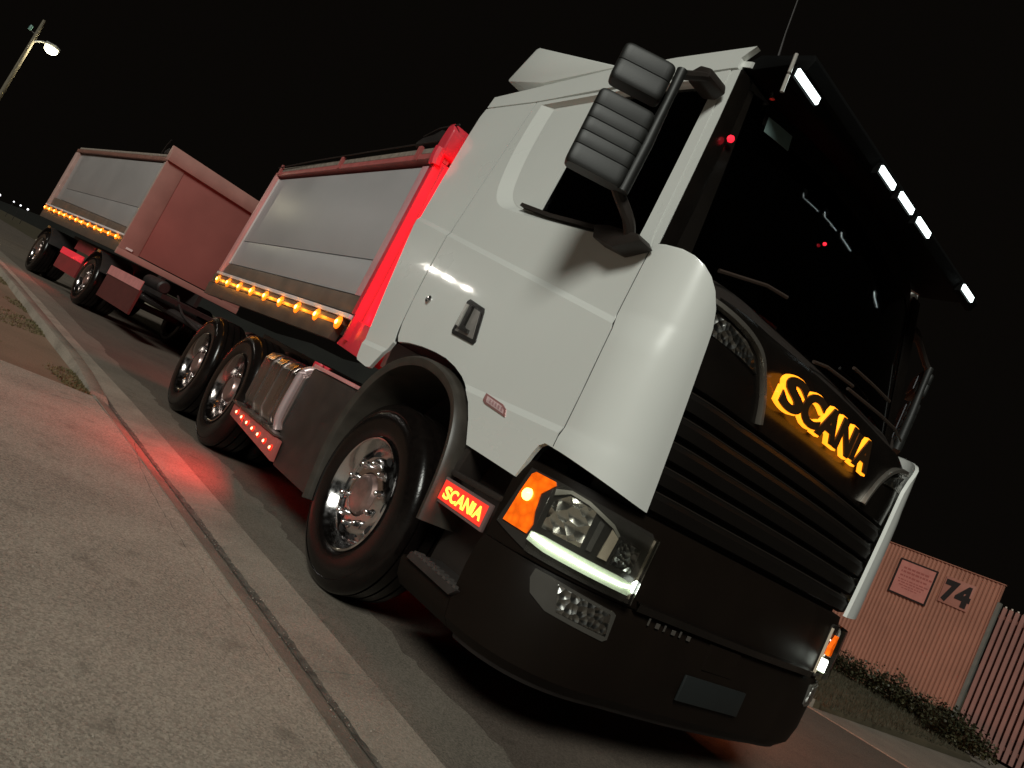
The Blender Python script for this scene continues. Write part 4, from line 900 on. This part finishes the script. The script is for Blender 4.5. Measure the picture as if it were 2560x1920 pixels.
# amber marker row on a dark rub rail
rub = prism('rub_rail', [(rear_x(1.3)-0.12, 1.165), (-1.36, 1.205), (-1.33, 1.325), (rear_x(1.3)-0.14, 1.300)], 'y', BY-0.01, BY+0.05, mat('rail_brown_black', (0.075, 0.055, 0.042), 0.5, var=0.2), T, bv=0.006)
prism('lamp_rail', [(rear_x(1.3)-0.10, 1.305), (-1.30, 1.330), (-1.30, 1.376), (rear_x(1.3)-0.10, 1.404)], 'y', BY-0.008, BY+0.05, mat('lamp_rail_dark', (0.14, 0.085, 0.05), 0.45, var=0.2), T, bv=0.004)
AX = [(-4.70+q*0.4215) for q in range(9)]
def amber(parent, x, y, z, s=1.0):
    lathe('amber_lamp', [(0.0, -0.011*s), (0.022*s, -0.0095*s), (0.036*s, -0.004*s), (0.040*s, 0.006), (0.0, 0.006)], AMBL, parent, n=16, loc=(x, y, z))
    lathe('amber_diode', [(0.0, -0.008*s), (0.012*s, -0.006*s), (0.018*s, 0.004), (0.0, 0.004)], AMBC, parent, n=10, loc=(x, y-0.009*s, z))
for xx in AX:
    amber(T, xx, BY-0.014, 1.352 - (xx+4.7)*0.006, 1.2)
prism('amber_glow_strip', [(-4.74, 1.340), (-1.30, 1.318), (-1.30, 1.342), (-4.74, 1.366)], 'y', BY-0.013, BY-0.0085, emit('amber_rail_glow', (1.0, 0.17, 0.006), 0.30), T, bv=0.0)  # lamp glow along the rail, drawn as a faint emissive strip
for xx in AX:
    lamp('amber_lamp_light', 'POINT', (xx, BY-0.075, 1.35), 0.32, (1.0, 0.34, 0.03), T, size=0.02)
# tail lamps light the trailer's front
for yy in (0.42, 2.1):
    box('tail_lamp', -5.05, -5.02, yy-0.13, yy+0.13, 0.62, 0.72, REDL, T, bv=0.006)
lamp('tail_lamp_light', 'AREA', (-5.10, 1.25, 1.20), 50.0, (1.0, 0.035, 0.03), T, size=1.8, size_y=0.12, aim=(-1, 0.12, 0.25))
# two glowing beads added to stand for red glints on the screen
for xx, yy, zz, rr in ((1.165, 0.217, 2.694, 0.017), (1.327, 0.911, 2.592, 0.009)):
    lathe('red_glint', [(0.0, -rr), (rr*0.7, -rr*0.7), (rr, 0.0), (rr*0.7, rr*0.7), (0.0, rr)], emit('glint_red', (1.0, 0.02, 0.04), 1.6), T, n=14, loc=(xx, yy, zz))
lamp('cabin_lamp_light', 'POINT', (0.55, 1.25, 2.70), 0.35, (1.0, 0.05, 0.03), T, size=0.06)

# ================================================================== DOG TRAILER (local x along the trailer, y to its left, side face at y = 0)
TY = R(9.46)
trailer = empty('dog_trailer', (-12.8, -0.2, 0), TY, label='silver and red tipper trailer with a long amber light row, behind the truck', cat='trailer')
Q = trailer
S0, S1 = -5.16, 1.08
prism('trailer_body', [(S0+0.05, 1.62), (S1-0.03, 1.62), (S1-0.03, 3.10), (S0+0.10, 3.02)], 'y', 0.06, 2.44, BODYT, Q, bv=0.004)
prism('side_board', [(S0+0.72, 2.09), (S1-0.17, 2.145), (S1-0.17, 3.09), (S0+0.66, 2.97)], 'y', 0.022, 0.062, BODYT, Q, bv=0.004)
prism('side_board', [(S0+0.75, 1.80), (S1-0.17, 1.72), (S1-0.17, 2.135), (S0+0.72, 2.08)], 'y', 0.020, 0.062, BODYT, Q, bv=0.004)
prism('lower_board', [(S0+0.10, 1.60), (S1-0.10, 1.585), (S1-0.12, 1.71), (S0+0.75, 1.79), (S0+0.12, 1.79)], 'y', 0.012, 0.062, LEDGE, Q, bv=0.006)
prism('body_ledge', [(S0, 1.555), (S1-0.06, 1.545), (S1-0.06, 1.580), (S0, 1.592)], 'y', -0.02, 0.06, BODYL, Q, bv=0.004)
prism('rear_pillar', [(S0-0.02, 1.595), (S0+0.30, 1.595), (S0+0.24, 3.02), (S0-0.02, 3.02)], 'y', -0.012, 0.22, mat('pillar_dusky', (0.40, 0.26, 0.23), 0.45, var=0.1), Q, bv=0.01)
prism('front_stile', [(S1-0.165, 1.60), (S1-0.02, 1.56), (S1-0.02, 3.12), (S1-0.165, 3.10)], 'y', 0.0, 0.08, mat('stile_grey', (0.34, 0.27, 0.24), 0.45, var=0.1), Q, bv=0.006)
prism('top_rail', [(S0+0.0, 3.03), (S1-0.03, 3.13), (S1-0.03, 3.21), (S0+0.0, 3.11)], 'y', -0.012, 0.09, mat('trailer_rail', (0.17, 0.075, 0.055), 0.5, var=0.2), Q, bv=0.006)
prism('tarp_roll', [(S0+0.1, 3.112), (S1-0.05, 3.215), (S1-0.05, 3.275), (S0+0.1, 3.165)], 'y', 0.0, 0.08, MATS['tarp_grey'], Q, bv=0.02, seg=3)
prism('tarp_gearbox', [(S1-0.45, 3.28), (S1-0.12, 3.29), (S1-0.12, 3.38), (S1-0.30, 3.40), (S1-0.45, 3.34)], 'y', 0.0, 0.12, CHASS, Q, bv=0.01)
tube('tarp_lever', [(S1-0.55, 0.0, 3.28), (S1-0.42, -0.02, 3.46), (S1-0.34, -0.02, 3.56)], 0.012, CHASS, Q, n=6)
# front wall: panel and frame, both reddened in colour for the tail-lamp wash
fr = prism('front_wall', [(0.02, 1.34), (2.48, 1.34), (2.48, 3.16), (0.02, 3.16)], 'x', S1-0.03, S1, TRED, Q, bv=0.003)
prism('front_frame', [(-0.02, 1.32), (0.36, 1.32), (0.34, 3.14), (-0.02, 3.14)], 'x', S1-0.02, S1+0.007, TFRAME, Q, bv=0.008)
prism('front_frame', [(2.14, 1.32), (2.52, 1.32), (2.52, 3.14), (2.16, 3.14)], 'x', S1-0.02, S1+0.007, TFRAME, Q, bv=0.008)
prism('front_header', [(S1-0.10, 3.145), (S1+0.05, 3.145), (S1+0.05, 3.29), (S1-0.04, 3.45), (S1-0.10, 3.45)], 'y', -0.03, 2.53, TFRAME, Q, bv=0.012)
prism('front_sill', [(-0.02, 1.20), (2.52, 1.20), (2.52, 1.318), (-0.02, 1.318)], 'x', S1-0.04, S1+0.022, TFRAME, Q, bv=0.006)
box('front_reflector', S1+0.0225, S1+0.028, 0.10, 0.22, 1.345, 1.385, mat('reflector_white', (0.85, 0.78, 0.76), 0.3), Q, bv=0.002)
prism('lamp_rail', [(S0, 1.435), (S1-0.08, 1.425), (S1-0.08, 1.54), (S0, 1.55)], 'y', -0.006, 0.06, MATS['lamp_rail_dark'], Q, bv=0.004)
prism('amber_glow_strip', [(S0+0.08, 1.468), (S1-0.2, 1.462), (S1-0.2, 1.506), (S0+0.08, 1.512)], 'y', -0.014, -0.0065, emit('amber_rail_glow_bright', (1.0, 0.19, 0.006), 0.75), Q, bv=0.0)  # glow between the trailer's markers, drawn as an emissive strip
prism('rub_rail', [(S0-0.02, 1.25), (S1-0.05, 1.23), (S1-0.05, 1.42), (S0-0.02, 1.43)], 'y', 0.0, 0.06, MATS['rail_brown_black'], Q, bv=0.006)
for q in range(13):
    amber(Q, S0+0.12+q*0.478, -0.016, 1.488-q*0.0006, 1.45)
    if q % 3 == 0: lamp('amber_lamp_light', 'POINT', (S0+0.12+q*0.478, -0.10, 1.48), 0.6, (1.0, 0.34, 0.03), Q, size=0.02)
for yy in (0.83, 1.60): box('chassis_rail', S0+0.1, S1+0.2, yy, yy+0.08, 0.95, 1.20, CHASS, Q)
for sx in (0.12, -3.95):
    wheel(Q, 'rear', 0.505, (sx, 0.02, 0.505)); wheel(Q, 'rear', 0.505, (sx, 2.48, 0.505), flip=True, full=False)
    tube('axle', [(sx, 0.3, 0.505), (sx, 2.2, 0.505)], 0.07, CHASS, Q, n=10)
    pts = [(0.62*math.cos(a), 0.62*math.sin(a)) for a in [R(25+130*k/10) for k in range(11)]]
    prism('mudguard', [(sx+p[0], 0.505+p[1]) for p in pts] + [(sx+p[0]*0.965, 0.505+p[1]*0.965) for p in pts[::-1]], 'y', 0.03, 0.62, CHASS, Q, bv=0.004)
    box('guard_lamp', sx-0.05, sx+0.05, 0.0, 0.03, 1.08, 1.13, mat('guard_brass', (0.40, 0.26, 0.10), 0.4, 0.5), Q, bv=0.006)
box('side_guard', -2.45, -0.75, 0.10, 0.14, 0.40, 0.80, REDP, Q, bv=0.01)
box('guard_strip', -2.45, -0.75, 0.085, 0.099, 0.72, 0.86, emit('red_reflex_glow', (0.75, 0.03, 0.05), 0.35), Q, bv=0.004)  # reflective plate, given an added red glow
lamp('red_ground_fill', 'AREA', (-1.6, 0.06, 0.78), 14.0, (1.0, 0.05, 0.04), Q, size=1.6, size_y=0.1, aim=(0.1, -1, -0.3))  # added fill that reddens the ground beside the trailer
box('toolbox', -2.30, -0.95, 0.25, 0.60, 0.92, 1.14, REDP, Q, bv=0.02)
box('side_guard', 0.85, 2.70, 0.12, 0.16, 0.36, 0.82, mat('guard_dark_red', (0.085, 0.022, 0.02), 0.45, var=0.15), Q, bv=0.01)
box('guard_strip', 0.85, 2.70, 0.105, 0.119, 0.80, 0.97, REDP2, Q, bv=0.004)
box('turntable', -0.7, 1.2, 0.7, 1.8, 0.72, 0.93, CHASS, Q, bv=0.02)
for s in (-1, 1):
    tube('drawbar', [(0.9, 1.25+s*0.65, 0.72), (2.6, 1.25+s*0.42, 0.70), (4.6, 1.25+s*0.10, 0.66), (6.5, 1.25+s*0.03, 0.66)], 0.07, CHASS, Q, n=8)
box('air_tank_bracket', 1.3, 2.6, 0.5, 2.0, 0.84, 0.92, CHASS, Q, bv=0.01)
tube('air_tank', [(1.4, 0.62, 1.02), (1.43, 0.62, 1.02), (2.2, 0.62, 1.02), (2.23, 0.62, 1.02)], [0.09, 0.12, 0.12, 0.09], CHASS, Q, n=16)
tube('air_line', smooth_poly([(2.2, 0.9, 1.0), (3.2, 0.8, 0.72), (4.4, 1.0, 0.62), (5.6, 1.1, 0.9), (6.4, 1.2, 1.05)], 5), 0.02, CHASS, Q, n=6)

# ================================================================== STREET LAMP (top left)
lampm = empty('street_lamp', (-28.3, -3.32, 0.06), 0, label='lit street lamp on a pale timber pole above the kerb', cat='street lamp')
tube('pole', [(0, 0, -0.02), (0, 0, 3.5), (0, 0, 7.35)], [0.085, 0.075, 0.06], mat('pole_timber', (0.11, 0.095, 0.065), 0.8, var=0.3, vscale=12, stretch=(4, 4, 0.4)), lampm, n=12)
tube('bracket', smooth_poly([(0.03, 0.05, 6.55), (0.08, 0.25, 6.68), (0.12, 0.42, 6.70)], 4), 0.03, STEEL, lampm, n=8)
hd = prism('lamp_head', [(0.30, 6.66), (0.78, 6.68), (0.80, 6.74), (0.62, 6.80), (0.34, 6.76)], 'x', 0.00, 0.26, STEEL, lampm, bv=0.02)
lathe('lamp_bowl', [(0.0, 6.43), (0.10, 6.45), (0.18, 6.51), (0.21, 6.59), (0.19, 6.66), (0.0, 6.665)], emit('street_glow', (1.0, 0.93, 0.62), 22.0), hd, n=20, axis='z', loc=(0.13, 0.55, 0))
lathe('photo_cell', [(0.0, 6.98), (0.05, 6.97), (0.06, 6.90), (0.06, 6.80), (0.0, 6.79)], mat('cell_teal', (0.10, 0.20, 0.18), 0.4), lampm, n=12, axis='z', loc=(0.0, -0.22, 0.0))
tube('cell_arm', [(0, 0, 6.78), (0, -0.22, 6.80)], 0.015, STEEL, lampm, n=6)
lamp('street_lamp_light', 'POINT', (0.13, 0.55, 6.28), 120, (1.0, 0.90, 0.62), lampm, size=0.12)
# second lamp of the street: its glints show on the truck's door
l2 = empty('street_lamp', (-21.0, -12.0, 0.03), 0, label='lit street lamp standing back from the road on the near side', cat='street lamp')
tube('pole', [(0, 0, -0.02), (0, 0, 3.2), (0, 0, 6.4)], [0.12, 0.105, 0.09], MATS['pole_timber'], l2, n=12)
for yy in (0.0, 0.9, 1.75):
    hd2 = prism('lamp_head', [(yy-0.2, 6.42), (yy+0.2, 6.42), (yy+0.16, 6.54), (yy-0.16, 6.54)], 'x', -0.12, 0.12, STEEL, l2, bv=0.015)
    lathe('lamp_bowl', [(0.0, 6.30), (0.07, 6.31), (0.12, 6.36), (0.12, 6.41), (0.0, 6.415)], emit('flood_glow', (1.0, 0.95, 0.86), 160.0), hd2, n=16, axis='z', loc=(0.0, yy, 0))
box('cross_arm', -0.05, 0.05, -0.3, 2.0, 6.545, 6.62, STEEL, l2)

# ================================================================== NUMBER 74: corrugated wall, signs, slatted gate
WY = 16.05
CORR = mat('wall_red_wash', (0.30, 0.128, 0.085), 0.6, var=0.10, vscale=1.2)  # reddish lamp light on wall, signs and gate is put into their colours
wall = empty('corrugated_wall', (-2.1, WY, 0.07), 0, label='reddish corrugated metal wall carrying the number 74', cat='wall')
x = -6.6; pitch = 0.086
while x < -2.14:
    b = min(x+pitch*9, -2.12); bm = bmesh.new(); pts = []
    t = x
    while t < b-1e-6:
        for dx, dy in ((0, 0.0), (0.022, 0.0), (0.034, -0.016), (0.060, -0.016), (0.074, 0.0)):
            if t+dx <= b: pts.append((t+dx, dy))
        t += pitch
    pts.append((b-0.001, 0.0))
    A = [bm.verts.new((p[0]+2.1, p[1], 0.0)) for p in pts]; B = [bm.verts.new((p[0]+2.1, p[1], 3.24)) for p in pts]
    for i in range(len(pts)-1): bm.faces.new((A[i], A[i+1], B[i+1], B[i]))
    solid(bm, 0.004, lambda c: (0, 1, 0)); finish(bm, 'wall_sheet', CORR, wall, smooth=False); x = b+0.001
box('wall_cap', -4.5, -0.0, -0.03, 0.06, 3.242, 3.262, CORR, wall, bv=0.003)
box('corner_post', -0.018, 0.05, -0.03, 0.08, -0.02, 2.86, mat('post_grey', (0.13, 0.13, 0.115), 0.5, var=0.1), wall, bv=0.005)
box('corner_trim', -0.03, -0.0185, -0.025, 0.06, -0.02, 3.24, CORR, wall, bv=0.002)
for xx in (-3.9, -2.3, -0.6): box('wall_stud', xx, xx+0.06, 0.01, 0.07, -0.02, 3.2, STEEL, wall)
ns = box('notice_sign', -4.19, -3.35, WY-0.036, WY-0.022, 2.235, 3.07, mat('notice_edge_black', (0.015, 0.010, 0.009), 0.5), None, bv=0.003, label='square pinkish notice board with a thin black border on the reddish wall', cat='sign')
box('notice_face', -4.15, -3.39, WY-0.0395, WY-0.0365, 2.275, 3.03, mat('notice_pink', (0.46, 0.18, 0.15), 0.5, var=0.08, vscale=6), ns, bv=0.001)
rn = random.Random(5)
for q, (z, wd_, hh) in enumerate(((2.86, 0.56, 0.045), (2.775, 0.62, 0.045), (2.68, 0.60, 0.04), (2.595, 0.62, 0.028), (2.535, 0.58, 0.028), (2.475, 0.50, 0.024), (2.42, 0.34, 0.022))):
    xx = -3.77 - wd_/2
    while xx < -3.77 + wd_/2:
        w = 0.03 + 0.06*rn.random()
        box('faded_print', xx, xx+w, WY-0.0415, WY-0.0398, z, z+hh, mat('print_red', (0.31, 0.09, 0.075), 0.6), ns, bv=0); xx += w + 0.018
hp = prism('house_number', [(-3.17, 2.47), (-2.58, 2.47), (-2.58, 3.06), (-3.17, 3.06)], 'y', WY-0.034, WY-0.022, mat('number_back', (0.34, 0.145, 0.11), 0.55, var=0.06), None, bv=0.004, label='black number 74 on a pale square plate on the reddish wall', cat='number sign')
xx = -3.115
for ch, w in (('7', 0.215), ('4', 0.245)):
    me0 = text_mesh(ch, 1.0, 0.006, 0.0); xs = [v.co.x for v in me0.vertices]; ys = [v.co.y for v in me0.vertices]
    me = text_mesh(ch, 1.0, 0.006, 0.055)
    for v in me.vertices:
        a = (v.co.x-min(xs))/(max(xs)-min(xs)); b = (v.co.y-min(ys))/(max(ys)-min(ys))
        v.co = Vector((xx + a*w, WY-0.039 - v.co.z*0.6, 2.55 + b*0.42))
    bpy.data.meshes.remove(me0); me.materials.clear(); me.materials.append(mat('number_black', (0.010, 0.008, 0.008), 0.6))
    link(bpy.data.objects.new('digit', me), hp); xx += w + 0.045
gate = empty('slatted_gate', (-2.03, WY+0.02, 0.012), 0, label='tall gate of pale pinkish upright slats beside the number 74 wall', cat='gate')
sm_ = None
SLAT = mat('slat_pinkish', (0.27, 0.135, 0.115), 0.5, var=0.10, vscale=3)
for q in range(20):
    xx = 0.035 + q*0.115
    if sm_ is None: o = box('slat', 0, 0.068, -0.02, 0.02, 0.06, 2.86, SLAT, gate, bv=0.006); sm_ = o.data; o.location = (xx, 0, 0)
    else: o = link(bpy.data.objects.new('slat', sm_), gate); o.location = (xx, 0, 0)
for zz in (0.25, 2.62): box('gate_rail', 0.0, 2.36, 0.022, 0.06, zz, zz+0.08, mat('rail_rust', (0.16, 0.06, 0.045), 0.6), gate)
for q in range(0, 20): 
    o = lathe('slat_cap', [(0.0, 2.90), (0.018, 2.895), (0.022, 2.88), (0.018, 2.863), (0.0, 2.862)], mat('cap_pale', (0.45, 0.38, 0.32), 0.5), gate, n=8, axis='z', loc=(0.069+q*0.115, 0, 0)) if q == 0 else link(bpy.data.objects.new('slat_cap', cap0), gate)
    if q == 0: cap0 = o.data
    else: o.location = (q*0.115, 0, 0)
box('gate_sheet', 0.0, 2.36, 0.062, 0.068, 0.05, 2.80, mat('gate_dark', (0.07, 0.028, 0.024), 0.7, var=0.2), gate, bv=0)

# ================================================================== SHRUBS along the wall, verge grass
LEAF = mat('shrub_leaf', (0.022, 0.024, 0.010), 0.6, c2=(0.045, 0.043, 0.017), vscale=3)
TWIG = mat('shrub_twig', (0.07, 0.05, 0.03), 0.8)
def shrub(x, y, rx, h, label, seed, n=2600):
    rr = random.Random(seed); s = empty('shrub', (x, y, 0.08), 0, label=label, cat='shrub', group='low shrubs in front of the number 74 wall')
    bm = bmesh.new()
    for _ in range(n):
        a = rr.random()*2*math.pi; ph = math.acos(rr.random()); r_ = (0.30+0.70*rr.random()**0.6)*(1+0.22*math.sin(3*a+seed)+0.12*math.sin(7*a))
        c = Vector((rx*r_*math.sin(ph)*math.cos(a), rx*0.8*r_*math.sin(ph)*math.sin(a), 0.03+h*r_*math.cos(ph)))
        d = Vector((rr.uniform(-1, 1), rr.uniform(-1, 1), rr.uniform(-0.2, 1))).normalized(); u = d.cross(Vector((rr.random(), rr.random(), 1))).normalized()
        L = rr.uniform(0.035, 0.075); W = L*0.4
        bm.faces.new([bm.verts.new(p) for p in (c, c+d*L*0.5+u*W, c+d*L, c+d*L*0.5-u*W)])
    finish(bm, 'foliage', LEAF, s, smooth=False)
    bm = bmesh.new()
    for _ in range(9):
        a = rr.random()*2*math.pi; add_tube(bm, [(0, 0, -0.06), (rx*0.3*math.cos(a), rx*0.3*math.sin(a), h*0.4), (rx*0.6*math.cos(a), rx*0.5*math.sin(a), h*0.75)], [0.012, 0.008, 0.004], 5)
    finish(bm, 'stems', TWIG, s)
SH = [(-5.3, 15.5, 0.75, 0.36, 'low dark shrub at the wall foot, nearest the truck cab'),
      (-4.2, 15.35, 0.75, 0.42, 'dark shrub at the wall foot below the notice board'),
      (-3.2, 15.2, 0.72, 0.50, 'ragged dark shrub at the wall foot left of the 74 digits'),
      (-2.55, 14.8, 0.62, 0.40, 'dark shrub at the wall foot directly below the number 74'),
      (-1.75, 14.5, 0.60, 0.46, 'rounded dark shrub at the corner post of the wall'),
      (-1.30, 13.7, 0.58, 0.40, 'dark shrub in front of the first gate slats'),
      (-0.95, 12.8, 0.52, 0.34, 'small dark shrub nearest the driveway of number 74')]
for i, a in enumerate(SH): shrub(*a, seed=i+2)
def grass(name, area, n, h, label, material, seed, zf=lambda x, y: 0.0):
    rr = random.Random(seed); bm = bmesh.new(); k = 0
    while k < n:
        p = area(rr)
        if p is None: continue
        x, y = p; k += 1; z = zf(x, y)
        for _ in range(3):
            a = rr.random()*2*math.pi; hh = h*(0.5+rr.random()); w = 0.004 + 0.003*rr.random(); lean = 0.6*hh*rr.random()
            dx, dy = math.cos(a), math.sin(a); ox, oy = rr.uniform(-.02, .02), rr.uniform(-.02, .02)
            bm.faces.new([bm.verts.new(q) for q in ((x+ox-dy*w, y+oy+dx*w, z), (x+ox+dy*w, y+oy-dx*w, z), (x+ox+dx*lean, y+oy+dy*lean, z+hh))])
    finish(bm, name, material, smooth=False, kind='stuff', label=label, cat='grass')
def near_area(rr):
    x = -3.0 - 15*rr.random()**1.6; y = K(x)-0.47-5*rr.random()**2.2
    if math.sin(x*2.1+y*1.3)*math.sin(x*0.9-y*2.7) < 0.15: return None
    return x, y
grass('verge_grass', near_area, 5000, 0.016, 'sparse short dry grass on the nature strip behind the kerb', mat('dry_grass', (0.16, 0.11, 0.055), 0.8, c2=(0.10, 0.09, 0.035), vscale=1.5), 11, lambda x, y: 0.015+0.045*max(0, (K(x)-0.46-y))/60.0)
def far_area(rr):
    x = -14 + 13.4*rr.random(); y = FK(x)+0.2+7.5*rr.random()
    if x > -0.75 - (y-12.3)*0.4 and y > 12.3 or y > 15.6: return None
    return x, y
grass('far_grass', far_area, 12000, 0.07, 'dark rough grass on the far verge', mat('dark_grass', (0.028, 0.026, 0.012), 0.8, c2=(0.045, 0.036, 0.017), vscale=1.0), 12, lambda x, y: 0.084)

# ================================================================== far lights on the horizon at the left
for i, (u, d, hh, rr) in enumerate(((0.0, 160, 2.9, 0.22), (0.0134, 150, 2.85, 0.12), (0.0200, 155, 2.85, 0.14), (0.0270, 150, 2.75, 0.16))):
    t = d/1.25
    px, py = CAM[0] + (-1.25+u*0.95)*t, CAM[1] + (-0.0019+u*1.30)*t
    e = empty('yard_lamp', (px, py, -0.08), 0, label=('brightest distant white lamp at the left edge of the picture', 'second distant lamp from the left edge, a faint dot', 'third distant lamp from the left edge', 'distant lamp nearest the trailer, above the dark verge')[i], cat='lamp', group='distant lamps on the dark horizon')
    tube('pole', [(0, 0, 0), (0, 0, hh)], 0.04, CHASS, e, n=6)
    lathe('lamp_globe', [(0.0, hh-rr), (rr*0.7, hh-rr*0.7), (rr, hh), (rr*0.7, hh+rr*0.7), (0.0, hh+rr)], emit('far_glow', (0.95, 0.95, 1.0), 2.5), e, n=10, axis='z')

# the wheel patterns were only there to be copied
for t, parts in PROTO.values():
    for p in parts: bpy.data.objects.remove(p)
    bpy.data.objects.remove(t)
